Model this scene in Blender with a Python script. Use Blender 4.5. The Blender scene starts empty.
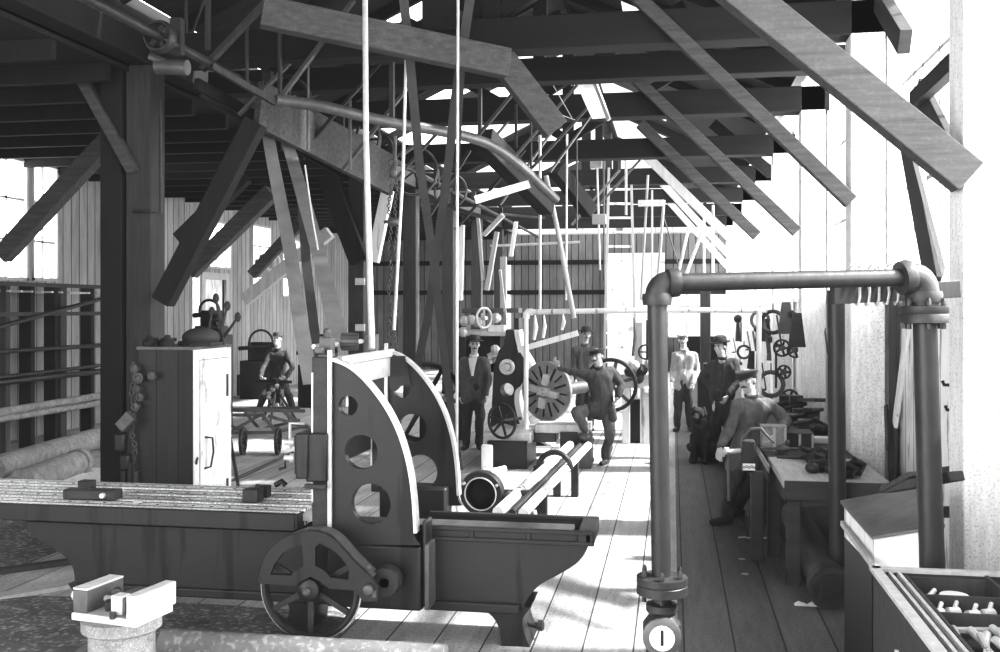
import bpy, bmesh, math, random
from mathutils import Vector, Matrix, Euler, noise
random.seed(7)
C = bpy.context.scene.collection
V = Vector
PI = math.pi
# ---------------------------------------------------------------- camera
F = 1000.0; HC = 2.1; HOR = 308.0
YAW = math.atan(.173); CS = math.cos(YAW); SN = math.sin(YAW)
cam = bpy.data.cameras.new('camera'); co = bpy.data.objects.new('camera', cam); C.objects.link(co)
co.location = (0, 0, HC); co.rotation_euler = (PI/2, 0, YAW)
cam.sensor_width = 36; cam.lens = 36*F/1000; cam.shift_y = -(326-HOR)/1000; cam.clip_start = .05; cam.clip_end = 300
bpy.context.scene.camera = co
def ray(px, py):
    u = (px-500)/F; v = (HOR-py)/F
    return V((-SN+CS*u, CS+SN*u, v))
def zc(px, py, d): return V((0, 0, HC)) + ray(px, py)*d
def yp(px, py, Y): r = ray(px, py); return V((0, 0, HC)) + r*(Y/r.y)
def xp(px, py, X): r = ray(px, py); return V((0, 0, HC)) + r*(X/r.x)
def gz(px, py, z=0): r = ray(px, py); return V((0, 0, HC)) + r*((z-HC)/r.z)
# ---------------------------------------------------------------- materials
def mat(name, col, rough=.6, metal=0, var=.25, scale=6, stretch=(1, 1, 1), board=None, gap=.03, bump=.1, var2=0, spec=.4, streak=None, coord='Object', shade_split=None, emit=0):
    """grey procedural: base col, noise variation; board=(axis,width) cuts dark grooves between boards"""
    m = bpy.data.materials.new(name); m.use_nodes = True
    nt = m.node_tree; N = nt.nodes; L = nt.links; b = N['Principled BSDF']
    b.inputs['Roughness'].default_value = rough; b.inputs['Metallic'].default_value = metal
    b.inputs['Specular IOR Level'].default_value = spec
    tc = N.new('ShaderNodeTexCoord'); mp = N.new('ShaderNodeMapping')
    L.new(tc.outputs[coord], mp.inputs[0]); mp.inputs['Scale'].default_value = stretch
    n = N.new('ShaderNodeTexNoise'); n.inputs['Scale'].default_value = scale; n.inputs['Detail'].default_value = 6; n.inputs['Roughness'].default_value = .62
    L.new(mp.outputs[0], n.inputs[0])
    def math_(op, a, bb=None, c=None):
        x = N.new('ShaderNodeMath'); x.operation = op
        for i, q in enumerate((a, bb, c)):
            if q is None: continue
            if isinstance(q, (int, float)): x.inputs[i].default_value = q
            else: L.new(q, x.inputs[i])
        return x.outputs[0]
    k = math_('MULTIPLY_ADD', n.outputs[0], 2*var*1.6, 1-var*1.6)
    if var2:
        n2 = N.new('ShaderNodeTexNoise'); n2.inputs['Scale'].default_value = scale*9; n2.inputs['Detail'].default_value = 3
        L.new(tc.outputs[coord], n2.inputs[0])
        r = N.new('ShaderNodeMapRange'); r.inputs[1].default_value = .52; r.inputs[2].default_value = .66; r.inputs[3].default_value = 1; r.inputs[4].default_value = 1+var2
        L.new(n2.outputs[0], r.inputs[0]); k = math_('MULTIPLY', k, r.outputs[0])
    sx = N.new('ShaderNodeSeparateXYZ'); L.new(tc.outputs[coord], sx.inputs[0])
    if streak:
        mp2 = N.new('ShaderNodeMapping'); L.new(tc.outputs[coord], mp2.inputs[0]); mp2.inputs['Scale'].default_value = streak
        n3 = N.new('ShaderNodeTexNoise'); n3.inputs['Scale'].default_value = 1; n3.inputs['Detail'].default_value = 4; L.new(mp2.outputs[0], n3.inputs[0])
        r = N.new('ShaderNodeMapRange'); r.inputs[1].default_value = .58; r.inputs[2].default_value = .68; r.inputs[3].default_value = 1; r.inputs[4].default_value = .35
        L.new(n3.outputs[0], r.inputs[0]); k = math_('MULTIPLY', k, r.outputs[0])
    if board:
        ax, w, off = board
        q = math_('MULTIPLY_ADD', sx.outputs[ax], 1/w, 100-off/w)
        fr = math_('FRACT', q); fl = math_('FLOOR', q)
        wn = N.new('ShaderNodeTexWhiteNoise'); wn.noise_dimensions = '1D'; L.new(fl, wn.inputs['W'])
        k = math_('MULTIPLY', k, math_('MULTIPLY_ADD', wn.outputs[0], .5*var+.15, 1-.25*var-.07))
        e = math_('GREATER_THAN', fr, gap/w)
        k = math_('MULTIPLY', k, math_('MULTIPLY_ADD', e, .85, .15))
    if shade_split:   # shade painted into the base colour: boards beyond this X are darkened
        s = math_('GREATER_THAN', sx.outputs[0], shade_split[0]); k = math_('MULTIPLY', k, math_('MULTIPLY_ADD', s, shade_split[1]-1, 1))
    k = math_('MULTIPLY', k, col)
    cc = N.new('ShaderNodeCombineColor')
    for i in range(3): L.new(k, cc.inputs[i])
    L.new(cc.outputs[0], b.inputs['Base Color'])
    if bump:
        bp = N.new('ShaderNodeBump'); bp.inputs['Strength'].default_value = bump; bp.inputs['Distance'].default_value = .02
        L.new(n.outputs[0], bp.inputs['Height']); L.new(bp.outputs[0], b.inputs['Normal'])
    if emit:
        b.inputs['Emission Color'].default_value = (1, 1, 1, 1); b.inputs['Emission Strength'].default_value = emit
    return m
M = {}
M['iron'] = mat('dark painted iron', .026, .42, .0, .15, 5, spec=.45, streak=(9, 9, .8))
M['iron2'] = mat('cast iron', .045, .45, .2, .3, 14, bump=.2)
M['iron3'] = mat('grey cast iron', .12, .45, .3, .3, 10, bump=.2)
M['steel'] = mat('bright worn steel', .6, .4, .2, .25, 12)
M['pipe'] = mat('oiled pipe', .04, .4, .1, .3, 20, stretch=(1, 1, .3), bump=.15)
M['planed'] = mat('planed table iron', .7, .4, .2, .35, 9, stretch=(.25, 2, 1), board=(1, .105, 0), gap=.022, var2=1.2)
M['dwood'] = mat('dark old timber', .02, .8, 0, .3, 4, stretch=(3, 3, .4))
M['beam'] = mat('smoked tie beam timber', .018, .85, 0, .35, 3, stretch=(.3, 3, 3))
M['hwood'] = mat('grey crosswise timber', .08, .8, 0, .45, 5, stretch=(.5, 4, 5), var2=.15, bump=.3)
M['gwood'] = mat('grey timber', .06, .8, 0, .35, 6, stretch=(4, 4, .4), bump=.3)
M['lwood'] = mat('pale timber', .45, .8, 0, .25, 6, stretch=(3, 3, .4))
M['white'] = mat('whitewashed boards', .8, .8, 0, .12, 6, stretch=(3, 3, .5), streak=(14, 14, 1.4))
M['wpost'] = mat('whitewashed post', .88, .8, 0, .2, 9, stretch=(4, 4, .5), var2=-.3, bump=.3)
M['wallx'] = mat('weathered wall boarding', .32, .85, 0, .35, 5, stretch=(2, 2, .3), board=(1, .24, 0), gap=.02)
M['wally'] = mat('weathered end boarding', .2, .85, 0, .35, 5, stretch=(2, 2, .3), board=(0, .24, 0), gap=.025)
M['wwall'] = mat('whitewashed wall boarding', .9, .8, 0, .15, 5, stretch=(2, 2, .5), board=(1, .28, 0), gap=.012, streak=(1, 9, 2))
M['roof'] = mat('roof sheathing', .022, .9, 0, .4, 4, stretch=(.5, 4, 1))
M['floor'] = mat('plank floor', .42, .75, 0, .3, 5, stretch=(3, .35, 1), board=(0, .309, .063), gap=.011, var2=-.35, bump=.15, shade_split=(.03, .33))
M['dirt'] = mat('greasy dirt', .14, .95, 0, .6, 3, var2=1.5, bump=.6)
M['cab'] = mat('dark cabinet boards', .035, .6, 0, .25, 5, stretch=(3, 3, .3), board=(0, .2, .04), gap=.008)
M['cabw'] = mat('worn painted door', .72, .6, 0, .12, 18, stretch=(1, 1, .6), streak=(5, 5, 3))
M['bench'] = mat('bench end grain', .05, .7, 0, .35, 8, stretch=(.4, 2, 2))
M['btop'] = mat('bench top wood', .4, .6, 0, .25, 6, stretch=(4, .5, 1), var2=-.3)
M['cloth'] = mat('dark work cloth', .065, .9, 0, .55, 9, stretch=(2, 2, .7), bump=.8)
M['cloth2'] = mat('grey work cloth', .13, .9, 0, .5, 9, stretch=(2, 2, .7), bump=.8)
M['cloth3'] = mat('pale overall cloth', .4, .9, 0, .4, 9, stretch=(2, 2, .7), bump=.8)
M['skin'] = mat('skin', .5, .55, 0, .12, 30, bump=.05)
M['felt'] = mat('hat felt', .06, .8, 0, .2, 20)
M['hair'] = mat('dark hair', .02, .8, 0, .3, 60)
M['boot'] = mat('boot leather', .05, .5, 0, .3, 20)
M['belt'] = mat('leather drive belt', .06, .6, 0, .25, 6)
M['beltl'] = mat('pale drive belt', .25, .6, 0, .25, 6)
M['rope'] = mat('rope', .55, .9, 0, .3, 60)
M['paper'] = mat('paper', .8, .8, 0, .05, 5)
M['dog'] = mat('dark shaggy fur', .04, .95, 0, .5, 60, bump=1)
M['plate'] = mat('worn face plate iron', .3, .4, .1, .4, 9, bump=.2)
M['cpipe'] = mat('stained pipe coating', .15, .9, 0, .6, 3, var2=.7, bump=.4)
M['rust'] = mat('rusty concrete pipe', .24, .9, 0, .45, 12, var2=.6, bump=.4)
def glass():
    m = bpy.data.materials.new('window glass'); m.use_nodes = True; nt = m.node_tree; nt.nodes.clear()
    o = nt.nodes.new('ShaderNodeOutputMaterial'); mx = nt.nodes.new('ShaderNodeMixShader'); t = nt.nodes.new('ShaderNodeBsdfTransparent'); g = nt.nodes.new('ShaderNodeBsdfGlossy')
    t.inputs[0].default_value = (.93, .93, .93, 1); g.inputs['Roughness'].default_value = .05; mx.inputs[0].default_value = .05
    nt.links.new(t.outputs[0], mx.inputs[1]); nt.links.new(g.outputs[0], mx.inputs[2]); nt.links.new(mx.outputs[0], o.inputs[0]); return m
M['glass'] = glass()
# ---------------------------------------------------------------- mesh builder
def frame(d):
    d = d.normalized(); a = V((0, 0, 1)) if abs(d.z) < .95 else V((1, 0, 0))
    x = d.cross(a).normalized(); return x, x.cross(d).normalized(), d
class MB:
    def __init__(s): s.v = []; s.f = []
    def add(s, vs, fs):
        n = len(s.v); s.v += [tuple(v) for v in vs]; s.f += [tuple(n+i for i in f) for f in fs]; return s
    def box(s, x0, y0, z0, x1, y1, z1):
        return s.hexa([V((x0, y0, z0)), V((x1, y0, z0)), V((x1, y1, z0)), V((x0, y1, z0)), V((x0, y0, z1)), V((x1, y0, z1)), V((x1, y1, z1)), V((x0, y1, z1))])
    def hexa(s, p):
        return s.add(p, [(3, 2, 1, 0), (4, 5, 6, 7), (0, 1, 5, 4), (1, 2, 6, 5), (2, 3, 7, 6), (3, 0, 4, 7)])
    def bar(s, a, b, w, h, up=V((0, 0, 1))):
        """square timber from a to b; w across, h along 'up'"""
        a = V(a); b = V(b); d = (b-a).normalized()
        x = d.cross(up)
        if x.length < 1e-3: x = V((1, 0, 0))
        x.normalize(); u = x.cross(d).normalized(); x = x*w/2; u = u*h/2
        return s.hexa([a-x-u, a+x-u, b+x-u, b-x-u, a-x+u, a+x+u, b+x+u, b-x+u])
    def tube(s, pts, r, seg=12, cap=True):
        pts = [V(p) for p in pts]; n = len(pts); rs = r if isinstance(r, (list, tuple)) else [r]*n
        vs = []; x = None
        for i, p in enumerate(pts):
            d = (pts[min(i+1, n-1)]-pts[max(i-1, 0)]).normalized()
            if x is None: x = frame(d)[0]
            x = (x-d*x.dot(d)).normalized(); y = d.cross(x)
            for k in range(seg):
                a = 2*PI*k/seg; vs.append(p+(x*math.cos(a)+y*math.sin(a))*rs[i])
        fs = [(i*seg+k, i*seg+(k+1) % seg, (i+1)*seg+(k+1) % seg, (i+1)*seg+k) for i in range(n-1) for k in range(seg)]
        if cap: fs += [tuple(range(seg))[::-1], tuple((n-1)*seg+k for k in range(seg))]
        return s.add(vs, fs)
    def lathe(s, prof, c, ax=V((0, 0, 1)), seg=24):
        """prof = [(r, h)...] revolved about ax through c"""
        c = V(c); x, y, d = frame(V(ax)); vs = []; n = len(prof)
        for r, h in prof:
            r = max(r, 1e-4)
            for k in range(seg):
                a = 2*PI*k/seg; vs.append(c+d*h+(x*math.cos(a)+y*math.sin(a))*r)
        fs = [(i*seg+k, (i+1)*seg+k, (i+1)*seg+(k+1) % seg, i*seg+(k+1) % seg) for i in range(n-1) for k in range(seg)]
        fs += [tuple(range(seg)), tuple((n-1)*seg+k for k in range(seg))[::-1]]
        return s.add(vs, fs)
    def ring(s, c, ax, R, r, seg=28, sec=8, a0=0, a1=2*PI, flat=1):
        c = V(c); x, y, d = frame(V(ax)); full = abs(a1-a0-2*PI) < 1e-3; n = seg if full else seg+1; vs = []
        for i in range(n):
            a = a0+(a1-a0)*i/seg; e = x*math.cos(a)+y*math.sin(a)
            for k in range(sec):
                b = 2*PI*k/sec+PI/sec; vs.append(c+e*(R+r*math.cos(b))+d*(r*flat*math.sin(b)))
        m = n if full else n-1
        fs = [(i*sec+k, ((i+1) % n)*sec+k, ((i+1) % n)*sec+(k+1) % sec, i*sec+(k+1) % sec) for i in range(m) for k in range(sec)]
        if not full: fs += [tuple(range(sec))[::-1], tuple((n-1)*sec+k for k in range(sec))]
        return s.add(vs, fs)
    def ell(s, c, r, seg=14, rings=9, rot=None):
        c = V(c); vs = []
        for i in range(rings+1):
            t = PI*i/rings
            for k in range(seg):
                a = 2*PI*k/seg; p = V((math.sin(t)*math.cos(a)*r[0], math.sin(t)*math.sin(a)*r[1], math.cos(t)*r[2]))
                if i in (0, rings): p = p+V((1e-4*math.cos(a), 1e-4*math.sin(a), 0))
                if rot: p = rot @ p
                vs.append(c+p)
        fs = [(i*seg+k, (i+1)*seg+k, (i+1)*seg+(k+1) % seg, i*seg+(k+1) % seg) for i in range(rings) for k in range(seg)]
        return s.add(vs, fs+[tuple(range(seg)), tuple(rings*seg+k for k in range(seg))[::-1]])
    def cap(s, a, b, ra, rb, seg=12):
        """tapered capsule"""
        a = V(a); b = V(b); d = (b-a); L = d.length
        if L < 1e-5: return s.ell(a, (ra,)*3)
        d.normalize(); pts = []; rr = []
        for i in range(4): t = PI/2*(1-i/4); pts.append(a-d*ra*math.sin(t)); rr.append(max(ra*math.cos(t), 2e-3))
        pts += [a, b]; rr += [ra, rb]
        for i in range(1, 5): t = PI/2*i/4; pts.append(b+d*rb*math.sin(t)); rr.append(max(rb*math.cos(t), 2e-3))
        return s.tube(pts, rr, seg)
    def grid(s, rows):
        n = len(rows[0]); return s.add([p for r in rows for p in r], [(i*n+k, i*n+k+1, (i+1)*n+k+1, (i+1)*n+k) for i in range(len(rows)-1) for k in range(n-1)])
    def prism(s, prof, origin, ux, uy, depth):
        """closed 2D profile (convex or not, no holes) extruded along depth vector"""
        o = V(origin); a = [o+V(ux)*p[0]+V(uy)*p[1] for p in prof]; n = len(a); b = [p+V(depth) for p in a]
        return s.add(a+b, [tuple(range(n)), tuple(range(2*n-1, n-1, -1))]+[(i, i+n, (i+1) % n+n, (i+1) % n) for i in range(n)])
    def build(s, name, m, parent=None, bevel=0, smooth=True, remesh=0, sm=0):
        me = bpy.data.meshes.new(name); me.from_pydata(s.v, [], s.f); me.update()
        bm = bmesh.new(); bm.from_mesh(me); bmesh.ops.recalc_face_normals(bm, faces=bm.faces); bm.to_mesh(me); bm.free()
        me.materials.append(M[m] if isinstance(m, str) else m)
        o = bpy.data.objects.new(name, me); C.objects.link(o)
        if remesh:
            q = o.modifiers.new('r', 'REMESH'); q.mode = 'VOXEL'; q.voxel_size = remesh
            if sm: q = o.modifiers.new('s', 'SMOOTH'); q.iterations = sm; q.factor = .5
            dg = bpy.context.evaluated_depsgraph_get(); dg.update()
            nm = bpy.data.meshes.new_from_object(o.evaluated_get(dg)); o.modifiers.clear(); o.data = nm; me = nm
        if smooth:
            me.polygons.foreach_set('use_smooth', [True]*len(me.polygons))
            if not remesh:
                try:
                    bm = bmesh.new(); bm.from_mesh(me)
                    for e in bm.edges:
                        if len(e.link_faces) == 2 and e.calc_face_angle(0) > .6: e.smooth = False
                    bm.to_mesh(me); bm.free()
                except Exception: pass
        if bevel:
            q = o.modifiers.new('b', 'BEVEL'); q.width = bevel; q.segments = 2; q.limit_method = 'ANGLE'; q.angle_limit = .7; q.harden_normals = False
        if parent: o.parent = parent; o.matrix_parent_inverse = parent.matrix_world.inverted()
        return o
def tag(o, label=None, cat=None, group=None, kind=None):
    if label: o['label'] = label
    if cat: o['category'] = cat
    if group: o['group'] = group
    if kind: o['kind'] = kind
    return o
def thing(name, label, cat, loc, group=None):
    o = bpy.data.objects.new(name, None); o.empty_display_size = .1; C.objects.link(o); o.location = loc
    o.matrix_world = Matrix.Translation(V(loc)); return tag(o, label, cat, group)
def one(name, mb, m, label, cat, group=None, kind=None, **k): return tag(mb.build(name, m, **k), label, cat, group, kind)
def plate(name, outline, holes, Y, th, m, parent=None, bevel=.004):
    """flat plate in the XZ plane at depth Y..Y+th with through holes (lists of (x,z))"""
    cu = bpy.data.curves.new(name, 'CURVE'); cu.dimensions = '2D'; cu.fill_mode = 'BOTH'; cu.extrude = th/2
    for pts in [outline]+holes:
        sp = cu.splines.new('POLY'); sp.points.add(len(pts)-1); sp.use_cyclic_u = True
        for i, p in enumerate(pts): sp.points[i].co = (p[0], p[1], 0, 1)
    t = bpy.data.objects.new(name+'_c', cu); C.objects.link(t)
    dg = bpy.context.evaluated_depsgraph_get(); dg.update()
    me = bpy.data.meshes.new_from_object(t.evaluated_get(dg)); bpy.data.objects.remove(t); bpy.data.curves.remove(cu)
    me.transform(Matrix.Translation((0, Y+th/2, 0)) @ Matrix.Rotation(PI/2, 4, 'X'))
    bm = bmesh.new(); bm.from_mesh(me); bmesh.ops.remove_doubles(bm, verts=bm.verts, dist=1e-4); bmesh.ops.recalc_face_normals(bm, faces=bm.faces)
    for f in bm.faces: f.smooth = True
    for e in bm.edges:
        if len(e.link_faces) == 2 and e.calc_face_angle(0) > .6: e.smooth = False
    bm.to_mesh(me); bm.free()
    me.materials.clear(); me.materials.append(M[m]); me.name = name
    o = bpy.data.objects.new(name, me); C.objects.link(o)
    if parent: o.parent = parent; o.matrix_parent_inverse = parent.matrix_world.inverted()
    return o
def circ(cx, cz, r, n=28, a0=0, a1=2*PI): return [(cx+r*math.cos(a0+(a1-a0)*i/n), cz+r*math.sin(a0+(a1-a0)*i/n)) for i in range(n)]
def smooth(pts, n=6):
    out = []
    for i in range(len(pts)-1):
        p0 = pts[max(i-1, 0)]; p1 = pts[i]; p2 = pts[i+1]; p3 = pts[min(i+2, len(pts)-1)]
        for k in range(n):
            t = k/n; out.append(tuple(.5*((2*b)+(c-a)*t+(2*a-5*b+4*c-d)*t*t+(3*b-a-3*c+d)*t**3) for a, b, c, d in zip(p0, p1, p2, p3)))
    return out+[tuple(pts[-1])]
def copy_tree(o, parent=None):
    c = o.copy(); C.objects.link(c); c.parent = parent
    for ch in list(o.children): copy_tree(ch, c)
    return c
# ================================================================ SETTING
YB = 33.3; XR = 1.95; XL = -10.3; BAYS = [6.1+3.6*i for i in range(8)]; XP = -5.45
def st(name, mb, m, **k): return tag(mb.build(name, m, **k), kind='structure')
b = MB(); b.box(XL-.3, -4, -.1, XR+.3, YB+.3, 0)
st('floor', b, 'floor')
def holes_wall(a0, a1, z0, z1, rects, mk):
    """tile a wall around rectangular openings; mk(a0,z0,a1,z1) adds a box"""
    A = sorted(set([a0, a1]+[r[0] for r in rects]+[r[2] for r in rects])); Z = sorted(set([z0, z1]+[r[1] for r in rects]+[r[3] for r in rects]))
    for i in range(len(A)-1):
        run = None
        for j in range(len(Z)-1):
            ca = (A[i]+A[i+1])/2; cz = (Z[j]+Z[j+1])/2
            if any(r[0] < ca < r[2] and r[1] < cz < r[3] for r in rects):
                if run is not None: mk(A[i], run, A[i+1], Z[j]); run = None
            elif run is None: run = Z[j]
        if run is not None: mk(A[i], run, A[i+1], Z[-1])
EAVE = 5.3; RIDGE = 7.05; XRG = -1.75
# right wall: whitewashed boarding below, long window band above
SILL = 2.2; HEAD = 5.0
rw = [(y+.34, SILL, y+3.54, HEAD) for y in [2.5]+BAYS[:7]]+[(BAYS[7]+.34, SILL, YB-.3, HEAD)]
b = MB(); holes_wall(-1.2, YB, 0, EAVE, rw, lambda a, z, c, d: b.box(XR, a, z, XR+.12, c, d))
st('wall_right', b, 'wwall', smooth=False)
win_n = [0]
def window(plane, X, r, nx, nz, m='white', sash=True):
    """frame with mullions and one pane; plane 'x' for walls at X=const, 'y' for walls at Y=const"""
    win_n[0] += 1; a0, z0, a1, z1 = r; b = MB(); t = .05
    def bx(a, z, c, d, w=.05):
        if plane == 'x': b.box(X-w, a, z, X+w, c, d)
        else: b.box(a, X-w, z, c, X+w, d)
    bx(a0, z0, a0+t, z1, .08); bx(a1-t, z0, a1, z1, .08); bx(a0, z0, a1, z0+t, .08); bx(a0, z1-t, a1, z1, .08)
    for i in range(1, nx): a = a0+(a1-a0)*i/nx; bx(a-.018, z0+t, a+.018, z1-t, .02)
    for i in range(1, nz): z = z0+(z1-z0)*i/nz; bx(a0+t, z-.018, a1-t, z+.018, .02)
    o = st('window_%d' % win_n[0], b, m, smooth=False)
    g = MB()
    if plane == 'x': g.add([(X, a0, z0), (X, a1, z0), (X, a1, z1), (X, a0, z1)], [(0, 1, 2, 3)])
    else: g.add([(a0, X, z0), (a1, X, z0), (a1, X, z1), (a0, X, z1)], [(0, 1, 2, 3)])
    g.build('pane', 'glass', o); return o
for r in rw[1:]: window('x', XR+.06, r, 4, 3, 'white')
# left wall: openings taken from the photograph
def lrect(x0, y0, x1, y1):
    p = xp(x0, y1, XL); q = xp(x1, y0, XL); return (p.y, p.z, q.y, q.z)
lw = [lrect(3, 279, 27, 165), lrect(32, 281, 58, 190), lrect(188, 262, 196, 200)]
lw = [(r[0], min(r[1], r[3]), r[2], max(r[1], r[3])) for r in lw]
zt = lambda px, py: xp(px, py, XL).z
def lr(x0, x1, z0, z1): return (xp(x0, 300, XL).y, z0, xp(x1, 300, XL).y, z1)
lw = [lr(-12, 28, zt(30, 281), 4.5), lr(32, 58, zt(45, 281), 4.5), lr(191, 200, .2, 4.1), lr(206, 231, 3.0, 4.1), lr(203, 224, .1, 2.75), lr(252, 271, 2.6, 4.2), lr(282, 300, 2.4, 4.0)]
b = MB(); holes_wall(-1.2, YB, 0, EAVE, lw, lambda a, z, c, d: b.box(XL-.12, a, z, XL, c, d))
st('wall_left', b, 'wallx', smooth=False)
for i, r in enumerate(lw):
    if i != 4: window('x', XL-.06, r, 2 if i != 2 else 1, 3 if r[3]-r[1] > 1.2 else 2, 'lwood')
# door in the left wall, standing white in the light
r = lw[4]; b = MB(); b.box(XL-.1, r[0], r[1], XL-.04, r[2], r[3]); o = st('door_1', b, 'white')
b = MB(); b.box(XL-.02, r[0]-.15, 0, XL+.06, r[0], r[3]+.15).box(XL-.02, r[2], 0, XL+.06, r[2]+.15, r[3]+.15).box(XL-.02, r[0], r[3], XL+.06, r[2], r[3]+.15); b.build('door_frame', 'lwood', o)
b = MB(); b.tube([(XL+.0, r[2]-.15, 1.05), (XL+.07, r[2]-.15, 1.05)], .03); b.build('door_knob', 'iron', o)
# back wall
def brect(x0, y0, x1, y1): p = yp(x0, y1, YB); q = yp(x1, y0, YB); return (p.x, p.z, q.x, q.z)
bw = [brect(667, 275, 727, 338), brect(493, 262, 512, 330)]
bw.append((-5.2, 4.55, XRG-.1, 5.25)); bw.append((XRG+.1, 4.55, 1.6, 5.25))
b = MB(); holes_wall(XL, XR, 0, EAVE, bw, lambda a, z, c, d: b.box(a, YB, z, c, YB+.12, d))
st('wall_back', b, 'wally', smooth=False)
for r in bw: window('y', YB+.06, r, max(2, int((r[2]-r[0])/.5)), 2 if r[3]-r[1] > 1 else 1, 'lwood')
# glazed gable above the back wall
b = MB()
for k in range(9):
    x = XRG-3.7+7.4*k/8; h = RIDGE-(RIDGE-EAVE)*abs(x-XRG)/3.7; b.box(x-.05, YB, EAVE, x+.05, YB+.1, h)
b.box(XP, YB, EAVE-.05, XR, YB+.12, EAVE+.1); b.box(-3.6, YB, 6.05, .1, YB+.1, 6.15)
st('trim_1', b, 'dwood')
g = MB(); g.add([(XP, YB+.05, EAVE), (XR, YB+.05, EAVE), (XRG, YB+.05, RIDGE)], [(0, 1, 2)]); tag(g.build('window_gable', 'glass'), kind='structure')
b = MB(); b.box(XL, YB-.04, 2.55, XR, YB, 2.7).box(XL, YB-.04, 3.55, XR, YB, 3.7); st('trim_2', b, 'dwood')
# roof: sheathing boards laid down each slope, with gaps between them and skylights
b = MB(); rng = random.Random(3)
def slope_board(xa, xb, y0, y1):
    def zz(x): return RIDGE-(RIDGE-EAVE)*abs(x-XRG)/3.7
    za, zb = zz(xa), zz(xb)
    b.hexa([V((xa, y0, za)), V((xb, y0, zb)), V((xb, y1, zb)), V((xa, y1, za)), V((xa, y0, za+.04)), V((xb, y0, zb+.04)), V((xb, y1, zb+.04)), V((xa, y1, za+.04))])
y = -1.0
while y < YB:
    w = rng.choice([.28, .3, .34]); gp = rng.choice([.0, .0, .004, .012, .02]) if y > 7 else 0
    if 9 < y < 15 and rng.random() < .12: gp = .07
    if 11 < y < 12 and False: pass
    for side in (1, -1):
        x0, x1 = (XRG, XR+.2) if side > 0 else (XRG, XP)
        sky = None
        if side > 0 and (14.6 < y < 15.5): sky = (XRG+1.0, XRG+1.8)
        if side < 0 and y > 16.5 and int(y/1.9) % 4: sky = (-5.3, -1.95)
        if side > 0 and y > 21 and int(y/1.9) % 3: sky = (XRG+.2, XRG+1.6)
        if side < 0 and 10.6 < y < 11.2: sky = (-4.5, -3.9)
        if side < 0 and 13.2 < y < 13.9: sky = (-3.9, -2.9)
        if side > 0 and 11.8 < y < 12.2: sky = (-.6, .6)
        if sky:
            lo, hi = sky
            if side > 0: slope_board(x0, lo, y, y+w); slope_board(hi, x1, y, y+w)
            else: slope_board(x0, hi, y, y+w); slope_board(lo, x1, y, y+w)
        else: slope_board(x0, x1, y, y+w)
    y += w+gp
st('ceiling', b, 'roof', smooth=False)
# low loft over the left aisle
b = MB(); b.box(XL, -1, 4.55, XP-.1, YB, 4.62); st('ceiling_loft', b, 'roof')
b = MB(); b.box(XP-.15, -1, 4.6, XP-.1, YB, EAVE+.05); st('trim_3', b, 'dwood')
proto = None
for i in range(28):
    yy = 8.3+i*.9
    if proto is None:
        b = MB(); b.box(XL, -.04, 4.37, XP-.12, .04, 4.55); proto = one('floor_joist', b, 'dwood', 'dark joist under the loft over the left aisle', 'joist', 'joists under the left loft'); o = proto
    else: o = proto.copy(); C.objects.link(o)
    o.location = (0, yy, 0)
proto = None
for i in range(11):
    for side in (1, -1):
        if proto is None or side != ps:
            b = MB(); xe = XR if side > 0 else XP
            b.bar((XRG+side*.06, 0, RIDGE-.12), (xe, 0, EAVE-.09), .06, .16)
            o = one('rafter', b, 'beam', 'dark rafter on the %s slope of the roof' % ('right' if side > 0 else 'left'), 'rafter', 'rafters of the %s slope' % ('right' if side > 0 else 'left')); proto = o; ps = side
        o.location = (0, 8+i*1.2 if i < 8 else 18.2+(i-8)*5.4, 0)
# tie beams across the nave
names = ['nearest heavy dark tie beam across the top of the room', 'second heavy tie beam back from the camera, over the leaning man', 'third tie beam back, below the small skylight', 'fourth tie beam back across the roof', 'fifth tie beam back across the roof', 'sixth tie beam back, near the end gable', 'last tie beam just before the end gable']
for i, y in enumerate(BAYS[1:]):
    b = MB(); b.box(XP, y-.15, 4.6, XR, y+.15, 4.92)
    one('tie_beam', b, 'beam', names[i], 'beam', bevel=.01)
b = MB(); b.box(XP, 10.85, 4.58, XR, 11.1, 4.84); one('tie_beam', b, 'beam', 'lighter cross beam hung between the two nearest heavy tie beams', 'beam', bevel=.01)
for i, y in enumerate(BAYS[1:]):
    b = MB(); b.box(XRG-.09, y-.08, 4.92, XRG+.09, y+.08, RIDGE-.1)
    o = one('king_post', b, 'beam', 'upright timber from a tie beam to the roof ridge', 'post', 'king posts of the roof trusses')
    for s in ((1, -1) if i < 3 else ()):
        b = MB(); b.bar((XRG+s*.08, y, 5.0), (XRG+s*1.9, y, EAVE+.75), .12, .14); one('truss_strut', b, 'beam', 'slanting truss strut on the %s of a king post' % ('right' if s > 0 else 'left'), 'strut', 'truss struts')
# longitudinal girder on the left posts and wall plate on the right
b = MB(); b.box(XP-.14, -1, 4.62, XP+.14, YB, 5.0); one('longitudinal_girder', b, 'dwood', 'long dark girder running away over the left row of posts', 'beam', bevel=.01)
b = MB(); b.box(1.62, -1, 4.96, 1.94, YB, 5.2); one('wall_plate', b, 'wpost', 'long dark timber along the top of the right window wall', 'beam', bevel=.01)
# right posts
for i, y in enumerate(BAYS):
    b = MB(); b.box(1.6, y-.15, 0, 1.9, y+.15, 4.98)
    one('wall_post', b, 'wpost', ['whitewashed post at the right edge, beside the tool chest', 'whitewashed post carrying the long brace, behind the sloping writing box', 'whitewashed post behind the wooden boxes on the bench', 'whitewashed post beyond the wall hung pulleys', 'fifth whitewashed post from the front on the window side', 'sixth whitewashed post from the front on the window side', 'seventh whitewashed post from the front on the window side', 'last whitewashed post beside the end wall'][i], 'post', bevel=.01)
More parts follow.
